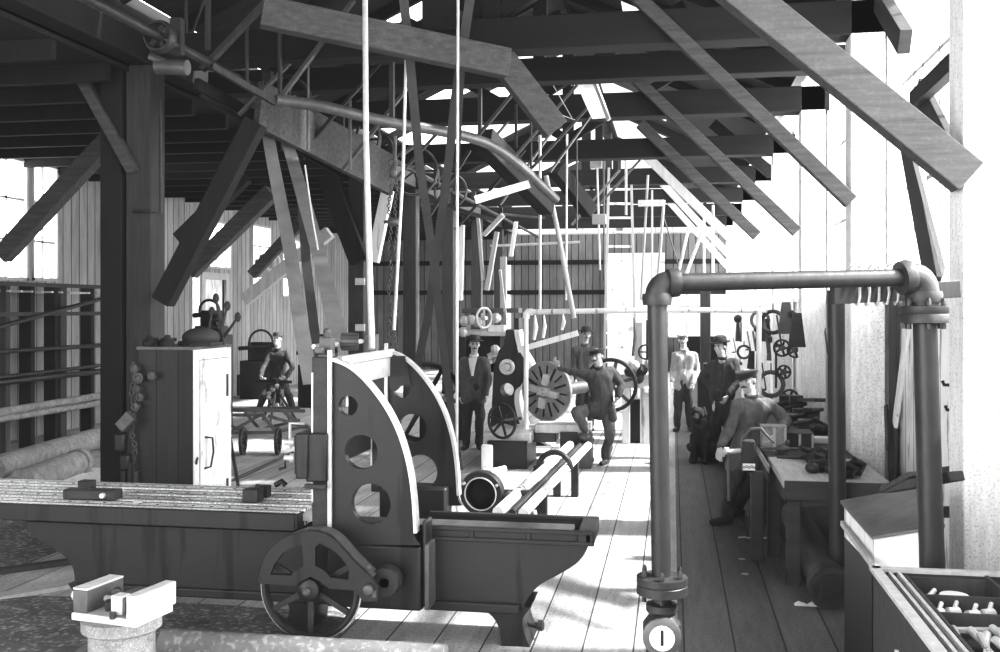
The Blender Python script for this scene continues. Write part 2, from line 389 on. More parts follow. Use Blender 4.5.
# left posts
lp = ['grey paired post behind the dark cabinet, with a pipe down its face', 'post in the second place of the left row, behind the slanting belts', 'post with iron plates behind the bright vertical pipe', 'post behind the hanging chain', 'post just right of the chain, fifth in the left row', 'sixth post of the left row', 'seventh post of the left row', 'last post of the left row near the end wall']
for i, y in enumerate(BAYS[1:]):
    if i == 1: continue
    b = MB(); b.box(XP-.14, y-.15, 0, XP+.14, y+.15, 4.62)
    t = one('aisle_post', b, 'gwood', lp[i], 'post', bevel=.012)
    if i == 2:
        for z in (1.0, 1.7, 2.5): MB().box(XP+.0, y-.19, z, XP+.17, y-.15, z+.12).build('iron_plate', 'steel', t)
b = MB(); b.box(XP-.4, BAYS[1]-.2, 0, XP-.16, BAYS[1]+.1, 4.62); one('aisle_post', b, 'dwood', 'black heavy post at the left, standing against the pale paired post', 'post', bevel=.012)
b = MB(); b.tube([yp(161, 100, 9.5), yp(161, 213, 9.5), yp(133, 211, 9.5)], .018); one('conduit_pipe', b, 'pipe', 'thin bent pipe down the pale paired post at the left', 'pipe')
# braces: pixel ends on the plane of their bay
def brace(x0, y0, x1, y1, Y, w, m, label, ext=0, name='knee_brace'):
    a = yp(x0, y0, Y); c = yp(x1, y1, Y); d = (c-a).normalized(); b = MB(); b.bar(a-d*.0, c+d*ext, .12 if w < .16 else w*.8, w, V((0, 0, 1))); return one(name, b, m, label, 'brace', bevel=.008)
brace(968, 178, 745, -2, 6.0, .2, 'hwood', 'nearest grey knee brace running down to the right edge post', .9)
brace(851, 202, 640, 0, 9.55, .13, 'hwood', 'long thin knee brace ending on the post above the writing box', .5)
brace(797, 232, 640, 83, 13.1, .14, 'hwood', 'third knee brace from the front on the window side', .3)
brace(757, 236, 640, 124, 16.7, .17, 'hwood', 'fourth knee brace from the front on the window side')
brace(742, 250, 640, 150, 20.3, .18, 'lwood', 'pale fifth knee brace on the window side')
brace(735, 262, 652, 172, 23.9, .16, 'lwood', 'pale sixth knee brace on the window side')
brace(732, 272, 664, 196, 27.5, .16, 'lwood', 'pale seventh knee brace near the end wall')
brace(772, 174, 712, 124, 18.6, .2, 'beam', 'short dark brace high beside the far windows')
brace(163, 302, 256, 122, 9.5, .2, 'dwood', 'broad black brace rising right from the pale paired post')
brace(190, 272, 272, 192, 13.2, .22, 'hwood', 'grey brace crossing the left windows behind the black brace')
brace(245, 300, 330, 232, 15.5, .2, 'lwood', 'pale thin brace leading up to the right behind the slanting belts')
brace(252, 275, 305, 218, 17, .18, 'hwood', 'short grey brace between the left windows and the belts')
brace(2, 256, 98, 152, 11.5, .22, 'hwood', 'grey brace across the glaring window at the far left', .3)
brace(88, 268, 114, 240, 16.9, .3, 'hwood', 'short stub brace left of the black post')
brace(84, 82, 134, 172, 9.5, .11, 'hwood', 'thin brace rising left from the top of the paired post')
brace(318, 150, 360, 262, 16.7, .32, 'dwood', 'broad dark brace leaning onto the post behind the bright pipe', 0)
brace(373, 262, 388, 190, 16.6, .2, 'white', 'short bright brace just right of the bright vertical pipe')
brace(180, 240, 245, 176, 16, .26, 'dwood', 'dark brace seen behind the broad black brace')
# heavy pale timbers of the roof near the camera
def timber(p, q, w, h, m, label, name='timber'): b = MB(); b.bar(p, q, w, h); return one(name, b, m, label, 'timber', bevel=.01)
timber(zc(262, 12, 8.6), zc(508, 64, 9.15), .16, .26, 'hwood', 'heavy grey timber sloping across the top left below the roof', 'sloping_timber')
timber(zc(502, 60, 9.2), zc(556, 130, 9.3), .14, .24, 'hwood', 'heavy grey timber dropping right from the end of the long sloping one', 'sloping_timber')
timber(zc(484, 140, 12), zc(548, 205, 13.5), .2, .3, 'dwood', 'dark slanting timber below the pale one over the lathe', 'sloping_timber')
timber(zc(556, 168, 16), zc(590, 212, 16.5), .2, .25, 'dwood', 'short black timber end hanging over the ladder', 'sloping_timber')
# floor dirt and loose boards at the left
b = MB(); rows = []
for i in range(24):
    rr = []
    for j in range(30):
        x = -5.4+3.5*j/29; y = 4.2+2.6*i/23; n = noise.noise(V((x*1.7, y*1.7, 0)))*.5+.5
        e = min(i, 23-i, j, 29-j)/3; rr.append((x, y, -.012+min(1, e)*(.014+.02*n)))
    rows.append(rr)
b.grid(rows); one('swarf_and_dirt', b, 'dirt', 'dark litter of dirt and bright metal shavings on the floor under the planer', 'shavings', kind='stuff')
b = MB(); rows = []
for i in range(14):
    rows.append([(-9.2+4.2*j/29, 6.6+3.2*i/13, -.012+min(1, min(i, 13-i, j, 29-j)/3)*(.016+.02*(noise.noise(V((j*.3, i*.3, 5)))*.5+.5))) for j in range(30)])
b.grid(rows); one('swarf_and_dirt', b, 'dirt', 'rough dirt on the floor behind the left end of the planer', 'dirt', kind='stuff')
# ================================================================ PLANING MACHINE
def X(px, py, Y): p = yp(px, py, Y); return p.x
def Z(px, py, Y): return yp(px, py, Y).z
def xz(pts, Y): return [(yp(a, b_, Y).x, yp(a, b_, Y).z) for a, b_ in pts]
YF = 6.1; YR = 7.15
pl = thing('planing_machine', 'large dark iron planing machine with two arched housings, standing across the foreground', 'planer', (-1.9, 6.6, 0))
# bed: long fish-bellied casting
right = smooth([(590, 536), (587, 549), (577, 563), (558, 575), (540, 585), (529, 597), (522, 609)], 5)
left = smooth([(75, 583), (72, 566), (58, 551), (40, 541), (29, 530), (24, 517)], 5)
prof = xz(right, YF)+xz(left, YF)
BD = .42; ztop = .66; prof = [(x, min(z, ztop)) for x, z in prof]
prof[0] = (prof[0][0], ztop); prof[-1] = (prof[-1][0], ztop)
xb0 = prof[-1][0]; xb1 = X(594, 521, YF)
b = MB(); b.prism(prof, (0, YF, 0), (1, 0, 0), (0, 0, 1), (0, BD, 0)); b.build('bed', 'iron', pl, bevel=.012)
# raised flange and rib round the bed foot
zb = .225; b = MB(); b.box(X(78, 590, YF), YF-.03, zb-.01, X(424, 600, YF), YF, zb+.05).box(X(427, 600, YF), YF-.03, zb-.01, X(520, 607, YF), YF, zb+.05); b.build('foot_flange', 'iron', pl, bevel=.01)
# trough rails at the right end
xr0 = X(414, 515, YF); b = MB()
for y in (YF-.02, YF+BD-.02): b.box(xr0, y, .65, xb1, y+.04, .675).box(xr0, y, .715, xb1, y+.04, .74).box(xr0, y+.015, .67, xb1-.1, y+.03, .72)
for k in (0, .33, .66, 1): xx = xr0+(xb1-xr0-.05)*k; b.box(xx, YF-.015, .66, xx+.03, YF+.03, .73)
b.box(xb1-.1, YF-.015, .655, xb1, YF+BD+.015, .735)
b.build('bed_rail', 'iron', pl, bevel=.004)
b = MB()
for y in (YF+.12, YF+.32): b.prism([(-.05, 0), (.05, 0), (.0, .05)], (xr0-.5, y, .66), (0, 1, 0), (0, 0, 1), (xb1-xr0+.35, 0, 0))
b.build('guide_way', 'iron3', pl)
# legs
def leg(cx, flip=1):
    prof = xz(smooth([(480, 608), (494, 619), (501, 634), (503, 651)], 4)+[(531, 651)]+smooth([(529, 645), (524, 630), (524, 620), (532, 609)], 3), YF)
    x0 = sum(p[0] for p in prof)/len(prof)
    prof = [(flip*(x-x0)+cx, max(0, z)) for x, z in prof]
    b = MB(); b.prism(prof, (0, YF+.03, 0), (1, 0, 0), (0, 0, 1), (0, .36, 0)); b.build('leg', 'iron', pl, bevel=.012)
lx = X(508, 630, YF); leg(lx); leg(X(84, 600, YF), -1)
leg(X(300, 600, YF), -1)
for s, xx in ((1, lx+.17), (-1, X(84, 600, YF)-.17)):
    b = MB(); b.tube([(xx-.1*s, YF+.2, .1), (xx+.0*s, YF+.2, .08)], .02).lathe([(.035, 0), (.035, .03), (.02, .04)], (xx-.01*s, YF+.2, .085), (s, 0, 0), 12); b.build('levelling_screw', 'iron2', pl)
# reciprocating table
xt1 = X(297, 520, 6.04); xt0 = xt1-3.4
b = MB(); nsl = 4; ys = [6.04+.84*k/nsl for k in range(nsl+1)]
b.box(xt0, 6.04, .69, xt1, 6.88, .765)
for k in range(nsl): b.box(xt0, ys[k]+(.0 if k == 0 else .018), .765, xt1, ys[k+1]-(.018 if k < nsl-1 else 0), .797)
b.build('table', 'planed', pl, bevel=.004)
b = MB(); b.box(xt0, 6.0, .688, xt1, 6.04, .797); b.box(xt1, 6.0, .70, xt1+.02, 6.12, .795); b.build('table_apron', 'iron', pl, bevel=.006)
b = MB(); rr = random.Random(5)
for k in range(nsl):
    for j in range(26): b.lathe([(.012, 0), (.012, .001)], (xt0+.1+j*.127, ys[k]+.105, .7972), seg=8)
t = b.build('bolt_hole', 'hair', pl); t['kind'] = 'stuff'
b = MB()
for k in range(nsl): b.box(xt1, ys[k]+.05, .765-.03, xt1+.09, ys[k]+.2, .785)
b.build('table_end_stop', 'steel', pl, bevel=.004)
# housings
def housing(Y, shift=None, near=True):
    pts = [(332, 361), (347, 367), (362, 379), (378, 398), (391, 419), (401, 443), (408, 470), (412, 500), (414, 533), (420, 545)]
    arc = smooth(pts, 5)
    out = xz([(330, 545)], Y0)+xz([(330, 361)], Y0)+xz(arc, Y0)
    hs = [circ(X(348, 406, Y0), Z(348, 406, Y0), .062), circ(X(361, 452, Y0), Z(361, 452, Y0), .106), circ(X(371, 504, Y0), Z(371, 504, Y0), .125)]
    return plate('housing', out, hs, Y, .055, 'iron', pl)
Y0 = 5.92
h1 = housing(Y0); h2 = housing(YR)
def rim(Y):   # strip along the curved back, its sunlit edge put into a bright colour
    pts = xz(smooth([(332, 361), (347, 367), (362, 379), (378, 398), (391, 419), (401, 443), (408, 470), (412, 500), (414, 533)], 5), Y0)
    vs = []; n = len(pts)
    b = MB(); rows = []
    for i, (x, z) in enumerate(pts):
        a = pts[max(i-1, 0)]; c = pts[min(i+1, n-1)]; d = V((c[0]-a[0], 0, c[1]-a[1])).normalized(); nn = V((-d.z, 0, d.x))*-1
        if nn.x < 0: nn = -nn
        p = V((x, 0, z)); rows.append([p+V((0, Y-.012, 0)), p+nn*.02+V((0, Y-.012, 0)), p+nn*.02+V((0, Y+.067, 0)), p+V((0, Y+.067, 0)), p+V((0, Y-.012, 0))])
    b.grid(rows); return b.build('housing_rim', 'steel', pl)
rim(Y0); rim(YR)
# front ways (flat vertical faces) of both housings
for Y in (Y0, YR):
    xa, xc = X(313, 400, Y0), X(331, 400, Y0)
    b = MB(); b.box(xa, Y-.02, .74, xc, Y+.15, Z(330, 357, Y0)); b.build('column_way', 'iron2', pl, bevel=.006)
    b = MB(); b.box(xc-.012, Y-.032, .74, xc+.012, Y-.012, Z(330, 350, Y0)).box(xa, Y-.03, .9, xa+.01, Y-.015, 1.7); b.build('way_strip', 'steel', pl)
# lower side casting that carries the near housing
b = MB(); x0, x1 = X(326, 560, Y0), X(421, 560, Y0)
b.box(x0, Y0+.0, .25, x1, YF, Z(370, 545, Y0)).box(x1, Y0+.02, .27, x1+.03, YF, .8); b.build('side_casting', 'iron', pl, bevel=.02)
b = MB(); b.box(x1+.02, Y0, .26, x1+.05, YF+.0, .66); b.build('casting_edge', 'iron3', pl, bevel=.006)
b = MB(); b.box(x0, 7.05, 0, X(405, 560, Y0), 7.25, .8); b.build('side_casting', 'iron', pl, bevel=.02)
# top brace between the housings
zt_ = Z(335, 357, Y0); xa, xc = X(331, 360, Y0), X(338, 360, Y0)
b = MB(); b.box(xa, Y0+.1, zt_-.06, xc, YR+.05, zt_).box(xa, Y0+.1, zt_-.2, xa+.03, YR+.05, zt_-.05); b.build('top_brace', 'steel', pl, bevel=.008)
b = MB(); b.prism([(0, 0), (.0, -.24), (.05, -.26), (.09, -.22), (.17, -.22), (.12, 0)], (xa+.02, YR-.02, zt_-.05), (1, 0, 0), (0, 0, 1), (0, .05, 0)); b.build('brace_bracket', 'iron2', pl)
# cross rail with its tool saddle, on the left faces of the housings
xr_a, xr_b = X(309, 450, Y0), X(330, 450, Y0); zr0, zr1 = Z(310, 477, Y0), Z(310, 432, Y0)
b = MB(); b.box(xr_a-.06, Y0-.08, zr0, xr_a+.02, YR+.3, zr1).box(xr_a, Y0-.06, zr0-.02, xr_b, Y0-.02, zr1+.0); b.build('cross_rail', 'iron', pl, bevel=.01)
b = MB(); b.box(xr_a, Y0-.085, zr0-.06, xr_b+.0, Y0-.055, zr0-.03).box(X(296, 450, Y0), Y0-.03, zr0+.02, xr_a-.05, Y0+.2, zr1-.02); s_ = b.build('tool_saddle', 'iron2', pl, bevel=.006)
b = MB()
for z in (zr0+.2, zr0+.1): b.tube([(xr_a-.2, Y0+.1, z), (xr_a-.06, Y0+.1, z)], .018).lathe([(.03, 0), (.03, .03)], (xr_a-.13, Y0+.1, z), (-1, 0, 0), 12)
b.build('feed_screw', 'steel', s_)
b = MB(); xx = X(284, 450, Y0); zz = Z(284, 425, Y0)
b.tube([(xx+.1, Y0+.1, zz), (xx, Y0+.1, zz), (xx, Y0+.1, zz-.16), (xx-.05, Y0+.1, zz-.17)], .011); b.tube([(xx+.02, Y0+.12, zz-.16), (xx+.1, Y0+.12, zz-.14)], [.03, .02]); b.build('crank_handle', 'steel', s_)
b = MB(); xx = X(279, 470, Y0); zz = Z(279, 470, Y0); b.tube([(xx+.2, Y0+.1, zz+.05), (xx, Y0+.1, zz+.05), (xx, Y0+.1, zz), (xx-.04, Y0+.1, zz-.01)], .009); b.build('crank_handle', 'iron2', s_)
# shaft, gear and bearings across the top
zs = Z(330, 346, Y0); b = MB(); b.tube([(X(307, 349, Y0), Y0+.12, zs-.01), (X(376, 345, YR), YR-.35, zs)], .017); b.build('elevating_shaft', 'steel', pl)
g = MB(); c = V((X(352, 344, 6.5), 6.45, zs+.01)); g.lathe([(.03, -.06), (.05, -.06), (.05, .06), (.03, .06)], c, (1, .3, 0), 18)
for k in range(14):
    a = 2*PI*k/14; x_, y_, d_ = frame(V((1, .3, 0))); e = x_*math.cos(a)+y_*math.sin(a); g.bar(c+e*.05-d_*.055, c+e*.05+d_*.055, .01, .02, e)
g.build('gear', 'iron3', pl)
b = MB()
for px, Yb in ((327, Y0+.12), (372, YR-.3)): b = MB(); b.box(X(px, 350, Yb)-.04, Yb-.04, zt_-.01, X(px, 350, Yb)+.04, Yb+.04, zs+.05).lathe([(.02, 0), (.025, .05), (.01, .07)], (X(px, 350, Yb), Yb, zs+.04), seg=10); b.build('shaft_bearing', 'iron3', pl, bevel=.006)
b = MB(); b.box(X(318, 350, Y0), Y0, zt_-.02, X(330, 350, Y0), Y0+.1, zt_+.015).box(X(314, 350, Y0), Y0, zt_+.02, X(322, 350, Y0), Y0+.05, zt_+.06); b.build('top_cap', 'iron3', pl, bevel=.005)
# big spoked driving wheel with its cast guard
YW = 5.74; wc = yp(311, 588, YW); R = .305
b = MB(); b.ring(wc, (0, 1, 0), R-.015, .022, 40, 8, flat=1.6)
w = b.build('driving_wheel', 'iron2', pl)
b = MB()
for k in range(6):
    a = PI/2+k*PI/3; e = V((math.cos(a), 0, math.sin(a))); b.bar(wc+e*.04, wc+e*(R-.02), .034, .022, V((0, 1, 0)))
b.build('spoke', 'iron2', w)
b = MB(); b.lathe([(.07, -.04), (.07, .05), (.035, .07)], wc, (0, -1, 0), 20); b.build('wheel_hub', 'iron', w, bevel=.004)
b = MB(); b.lathe([(.026, .06), (.026, .09), (.012, .1)], wc, (0, -1, 0), 14); b.build('hub_bolt', 'iron3', w)
b = MB(); b.ring(wc+V((0, .0, 0)), (0, 1, 0), R+.008, .008, 40, 6); b.build('tyre', 'steel', w)
out = xz([(259, 583)]+smooth([(260, 572), (268, 552), (284, 538), (305, 531), (322, 532), (336, 540), (352, 558), (372, 578), (379, 588)], 5)+[(378, 600), (364, 601), (356, 590), (330, 588), (321, 581), (311, 576), (302, 581), (296, 585)], YW-.06)
h1_ = xz([(271, 574), (275, 564), (284, 552), (295, 546), (303, 544), (304, 566), (297, 569), (292, 575)], YW-.06)
h2_ = xz([(316, 547), (320, 543), (327, 545), (337, 551), (345, 560), (350, 571), (349, 579), (331, 577), (325, 570), (316, 565)], YW-.06)
gd = plate('wheel_guard', out, [h1_, h2_], YW-.075, .035, 'iron', pl)
b = MB(); gp = smooth([(259, 583), (260, 572), (268, 552), (284, 538), (305, 531), (322, 532), (336, 540), (352, 558), (372, 578)], 5)
b.grid([[V((x, YW-.08, z)), V((x, YW+.08, z))] for x, z in xz(gp, YW-.06)]); b.build('guard_edge', 'iron3', gd)
pc = yp(384, 583, YW+.03); b = MB(); b.lathe([(.085, 0), (.09, .02), (.09, .1), (.085, .12)], pc, (0, 1, 0), 24).tube([pc, pc+V((0, .4, 0))], .03); b.build('pinion_pulley', 'iron2', pl)
b = MB(); q = yp(369, 589, YW-.08); b.lathe([(.03, 0), (.03, .03), (.015, .04)], q, (0, -1, 0), 14); q2 = yp(374, 594, YW-.08); b.box(q2.x-.012, q2.y, q2.z-.02, q2.x+.012, q2.y+.02, q2.z+.02); b.build('guard_bolt', 'iron3', gd); q = yp(370, 566, YW-.05); MB().lathe([(.012, 0), (.012, .02)], q, (0, -1, 0), 8).build('guard_bolt', 'iron3', gd)
b = MB(); b.tube([wc, wc+V((0, .38, 0))], .035); b.build('wheel_axle', 'iron2', pl)
# ---------------- things lying on the planer table
TT = .798
def onT(px, py, z=TT): return gz(px, py, z)
p = onT(88, 499); b = MB(); b.bar(p+V((-.16, 0, .035)), p+V((.22, .02, .035)), .1, .065); o = one('iron_bar', b, 'iron2', 'dark flat iron bar lying on the planer table, left of the little roller', 'bar', bevel=.006)
p = onT(108, 499); b = MB(); b.tube([p+V((0, -.05, .035)), p+V((.03, .1, .035))], .033, 14).tube([p+V((0, -.08, .035)), p+V((0, -.04, .035))], .018, 10); one('roller', b, 'steel', 'short bright roller at the end of the dark bar on the planer table', 'roller')
p = onT(87, 490); b = MB(); b.box(p.x-.05, p.y-.04, TT, p.x+.05, p.y+.04, TT+.07); one('iron_block', b, 'iron2', 'small dark block standing near the far edge of the planer table at its left', 'block', bevel=.006)
p = onT(253, 501); b = MB(); b.box(p.x-.055, p.y-.05, TT, p.x+.055, p.y+.05, TT+.085).tube([p+V((.03, 0, .08)), p+V((.03, 0, .115))], .012); one('clamp_block', b, 'iron2', 'dark clamp block with a bolt near the housing on the planer table', 'block', bevel=.005)
p = onT(263, 497); b = MB(); b.box(p.x-.045, p.y-.04, TT, p.x+.045, p.y+.04, TT+.08); one('clamp_block', b, 'iron', 'plain dark clamp block behind the bolted one on the planer table', 'block', bevel=.005)
p = onT(138, 502); b = MB(); b.ring(p+V((0, 0, .006)), (0, 0, 1), .03, .006, 20, 6); one('washer', b, 'steel', 'small bright ring lying loose on the planer table', 'ring')
p = onT(278, 488); b = MB(); b.tube([p+V((-.02, 0, .02)), p+V((.03, 0, .05)), p+V((.06, 0, .02))], .02); one('bolt', b, 'iron', 'small dark bolt on the planer table beside the housing', 'bolt')
# ---------------- pillar and machine vice, bottom left
vc = zc(122, 640, 4.55); vc.z = 0; VT = .70
pv = one('vice_pillar', MB().lathe([(.17, 0), (.17, .03), (.145, .05), (.145, VT-.03)], vc, seg=32).lathe([(.16, VT-.06), (.175, VT-.05), (.175, VT-.0), (.165, VT)], vc, seg=32), 'rust', 'thick round iron pillar carrying the swivel vice at the bottom left', 'pillar')
vs_ = thing('machine_vice', 'bright steel machine vice on the round pillar at the bottom left', 'vice', vc+V((0, 0, VT)))
A = V((CS, SN, 0)).normalized(); B = V((-SN, CS, 0)); A2 = (A+B*-.35).normalized(); B2 = V((-A2.y, A2.x, 0))
def vb(name, m, a0, a1, b0, b1, z0, z1, par, bev=.005):
    o = vc+V((0, 0, VT)); P = lambda a, q, z: o+A2*a+B2*q+V((0, 0, z))
    return MB().hexa([P(a0, b0, z0), P(a1, b0, z0), P(a1, b1, z0), P(a0, b1, z0), P(a0, b0, z1), P(a1, b0, z1), P(a1, b1, z1), P(a0, b1, z1)]).build(name, m, par, bevel=bev)
vb('vice_base', 'steel', -.17, .18, -.13, .13, 0, .035, vs_)
vb('vice_jaw', 'iron3', -.17, -.09, -.12, .12, .035, .135, vs_); vb('vice_jaw', 'steel', .13, .19, -.13, .14, .035, .14, vs_)
vb('jaw_plate', 'steel', -.17, -.09, -.12, .12, .135, .145, vs_, .003)
vb('sliding_block', 'iron3', .02, .1, -.1, .09, .04, .115, vs_)
vb('sliding_block', 'steel', .03, .09, -.11, -.05, .04, .125, vs_)
o_ = vc+V((0, 0, VT))
MB().tube([o_+A2*-.26+V((0, 0, .07)), o_+A2*.1+V((0, 0, .07))], .016).lathe([(.024, 0), (.024, .03)], o_+A2*-.27+V((0, 0, .07)), A2, 6).build('vice_screw', 'steel', vs_)
MB().lathe([(.016, 0), (.02, .02), (.02, .04), (.01, .05)], o_+A2*-.03+B2*-.05+V((0, 0, .035)), seg=8).lathe([(.014, 0), (.014, .03)], o_+A2*.06+B2*-.13+V((0, 0, .03)), seg=6).tube([o_+A2*-.05+B2*.03+V((0, 0, .1)), o_+A2*.02+B2*-.06+V((0, 0, .12))], .02).build('clamp_bolt', 'iron2', vs_)
# ---------------- long pipe on the floor in front of the planer
ya = 5.5
b = MB(); b.tube([(X(164, 640, ya), ya, .1), (X(445, 655, ya), ya, .1)], .1, 24); one('floor_pipe', b, 'cpipe', 'long pale concrete coated pipe lying on the floor in front of the planer', 'pipe')
b = MB(); b.tube([(X(-25, 640, ya-.6), ya-.6, .1), (X(70, 636, ya-.6), ya-.6, .1)], .1, 20)
b.lathe([(.13, 0), (.15, .02), (.15, .13), (.13, .15)], (X(58, 636, ya-.6), ya-.6, .13), (1, 0, 0), 24); one('flanged_pipe', b, 'iron3', 'dark pipe with a thick collar on the floor at the bottom left corner', 'pipe')
b = MB(); b.box(0, 0, 0, 1.3, .14, .03); o = one('loose_board', b, 'lwood', 'short white board lying on the dirty floor at the far left', 'board'); o.location = gz(-25, 606); o.rotation_euler.z = .9
b = MB(); b.box(0, 0, 0, 2.2, .09, .04); o = one('loose_board', b, 'gwood', 'narrow grey board under the left end of the planer', 'board'); o.location = gz(-20, 578); o.rotation_euler.z = .8
p = gz(330, 641); b = MB(); b.ell(p+V((0, 0, .01)), (.04, .015, .01)); one('metal_shaving', b, 'steel', 'small curl of bright metal on the floor below the driving wheel', 'shaving')
# ================================================================ RIGHT SIDE
# pipe frame standing over the walkway: three uprights and one long top pipe
pf = thing('standing_pipework', 'tall dark iron piping with a long horizontal top pipe, at the right of the room', 'pipe frame', gz(660, 745))
dl = 4.75; A_ = zc(657, 283, dl); Bt = zc(924, 277, 4.92); Cc = zc(836, 283, 7.4)
b = MB(); pb = zc(662, 652, dl)
b.tube([(A_.x, A_.y, A_.z-.1), (pb.x, pb.y, .66)], .046, 20); b.build('upright_pipe', 'pipe', pf)
b = MB(); b.tube([(pb.x, pb.y, 0), (pb.x, pb.y, .70)], .04, 20); b.build('lower_pipe', 'pipe', pf)
def flange(c, ax=(0, 0, 1), r=.09, n=6, par=pf, m='iron2'):
    b = MB(); b.lathe([(r*.6, -.05), (r, -.045), (r, -.005), (r*.97, 0), (r, .005), (r, .035), (r*.6, .04)], c, ax, 24)
    f = b.build('flange', m, par); b = MB(); x_, y_, d_ = frame(V(ax))
    for k in range(n):
        a = 2*PI*k/n; q = V(c)+(x_*math.cos(a)+y_*math.sin(a))*r*.8; b.lathe([(.012, -.075), (.012, -.05), (.007, -.05), (.007, .04), (.013, .04), (.013, .06), (.006, .075)], q, ax, 6)
    b.build('flange_bolt', m, f); return f
zf = zc(660, 590, dl).z; flange((pb.x, pb.y, zf+.03), r=.12)
vz = zc(660, 631, dl).z; b = MB(); b.lathe([(.05, -.13), (.075, -.12), (.075, -.09), (.06, -.08), (.09, -.04), (.09, .04), (.06, .08), (.075, .1), (.075, .13), (.05, .14)], (pb.x, pb.y, vz), seg=20)
vv = b.build('valve_body', 'iron2', pf)
dn = V((0, 0, 0))-V((pb.x, pb.y, 0)); dn.normalize(); b = MB(); b.lathe([(.085, .05), (.09, .07), (.09, .1), (.07, .11)], (pb.x, pb.y, vz), dn, 20); b.build('valve_flange', 'iron3', vv)
b = MB(); b.lathe([(.06, .1), (.058, .115)], (pb.x, pb.y, vz), dn, 20); b.build('valve_face', 'paper', vv)
b = MB(); b.bar(V((pb.x, pb.y, vz-.03))+dn*.12, V((pb.x, pb.y, vz+.04))+dn*.12, .012, .006, dn); b.build('valve_mark', 'iron', vv)
def elbow(p0, pc_, p1, r, par=pf):
    """elbow fitting with collars"""
    p0 = V(p0); p1 = V(p1); pc_ = V(pc_); pts = []
    for i in range(9):
        t = i/8; pts.append(p0*(1-t)**2+pc_*2*t*(1-t)+p1*t*t)
    b = MB(); b.tube(pts, [r*1.25]*9, 20); d0 = (p0-pc_).normalized(); d1 = (p1-pc_).normalized()
    b.lathe([(r*1.45, -.02), (r*1.55, 0), (r*1.45, .035)], p0, d0, 20).lathe([(r*1.45, -.02), (r*1.55, 0), (r*1.45, .035)], p1, d1, 20)
    return b.build('elbow', 'iron2', par)
dir1 = (Bt-A_).normalized()
elbow(A_+V((0, 0, -.07)), A_+V((0, 0, .0)), A_+dir1*.07, .046)
b = MB(); b.tube([A_+dir1*.05, Bt-dir1*.08], .043, 20); b.build('top_pipe', 'pipe', pf)
elbow(Bt+V((0, 0, -.09)), Bt+V((0, 0, .01)), Bt-dir1*.09, .057)
b = MB(); rb = zc(937, 575, 4.93); b.tube([(Bt.x, Bt.y, Bt.z-.08), (rb.x, rb.y, 0)], [.056, .062], 20); b.build('upright_pipe', 'pipe', pf)
flange(Bt+V((0, 0, -.18)), r=.115); b = MB(); b.lathe([(.07, 0), (.07, .05)], Bt+V((0, 0, -.14)), seg=20); b.build('collar', 'iron2', pf)
b = MB(); cz_ = gz(838, 592); ct = zc(836, 290, 7.35); b.tube([(cz_.x, cz_.y, 0), (ct.x, ct.y, ct.z)], .062, 20); o = one('standing_pipe', b, 'pipe', 'dark upright pipe standing in front of the corner of the near bench', 'pipe')
b = MB(); b.lathe([(.1, 0), (.1, .1), (.075, .13)], (cz_.x, cz_.y, 0), seg=20); b.build('socket', 'iron2', o)
# board lashed with rope under the top pipe
p0 = zc(832, 296, 5.0); p1 = zc(958, 289, 5.1); b = MB(); b.bar(p0, p1, .05, .085); lb = one('lashed_board', b, 'gwood', 'short grey board tied with rope along the underside of the top pipe', 'board', bevel=.004)
b = MB(); q = p0.lerp(p1, .14); dd = (p1-p0).normalized(); pts = []
for k in range(50):
    a = k*.75; pts.append(q+dd*(.0+k*.0062)+V((0, 0, .045))+V((-dd.y*.05*math.cos(a), dd.x*.05*math.cos(a), .105*math.sin(a))))
b.tube(pts, .007, 6).tube([q+V((0, -.04, -.05)), q+V((.01, -.05, -.12)), q+V((.04, -.05, -.15)), q+V((.05, -.05, -.08))], .006, 6); one('rope_lashing', b, 'rope', 'pale rope wound round the grey board and the top pipe', 'rope')
# ---- benches
def bench(x0, y0, x1, y1, z, label, legs, top='btop', th=.06, apron=.14):
    t = thing('work_bench', label, 'bench', ((x0+x1)/2, (y0+y1)/2, 0))
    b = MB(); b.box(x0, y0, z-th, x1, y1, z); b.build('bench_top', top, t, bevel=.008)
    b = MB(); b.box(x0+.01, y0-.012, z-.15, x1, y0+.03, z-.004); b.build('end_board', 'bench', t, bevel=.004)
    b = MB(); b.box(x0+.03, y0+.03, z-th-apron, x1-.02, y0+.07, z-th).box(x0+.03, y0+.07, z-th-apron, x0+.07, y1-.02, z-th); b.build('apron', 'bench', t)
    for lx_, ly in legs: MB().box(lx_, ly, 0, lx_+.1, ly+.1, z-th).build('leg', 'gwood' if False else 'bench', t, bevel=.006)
    return t
BZ = .80
q = yp(783, 484, 7.55); bx0 = gz(783, 480, BZ); 
bench(bx0.x, bx0.y, 1.6, bx0.y+1.2, BZ, 'near work bench with a bare pale top, its dark end facing the camera', [(bx0.x+.03, bx0.y+.02), (1.45, bx0.y+.02), (1.45, bx0.y+1.05)])
b2 = gz(768, 466, BZ-.03); bench(b2.x+.0, b2.y-.0, bx0.x-.01, b2.y+3.0, BZ-.03, 'narrow side bench beyond the near one, where the capped man leans', [(b2.x+.0, b2.y+.02), (b2.x+.0, b2.y+1.3), (b2.x, b2.y+2.8)])
bench(bx0.x+.0, bx0.y+1.25, 1.59, bx0.y+6.5, BZ-.02, 'long bench running back along the window wall behind the near one', [(bx0.x+.05, bx0.y+2.8), (bx0.x+.05, bx0.y+4.6), (bx0.x+.05, bx0.y+6.3)], top='gwood')
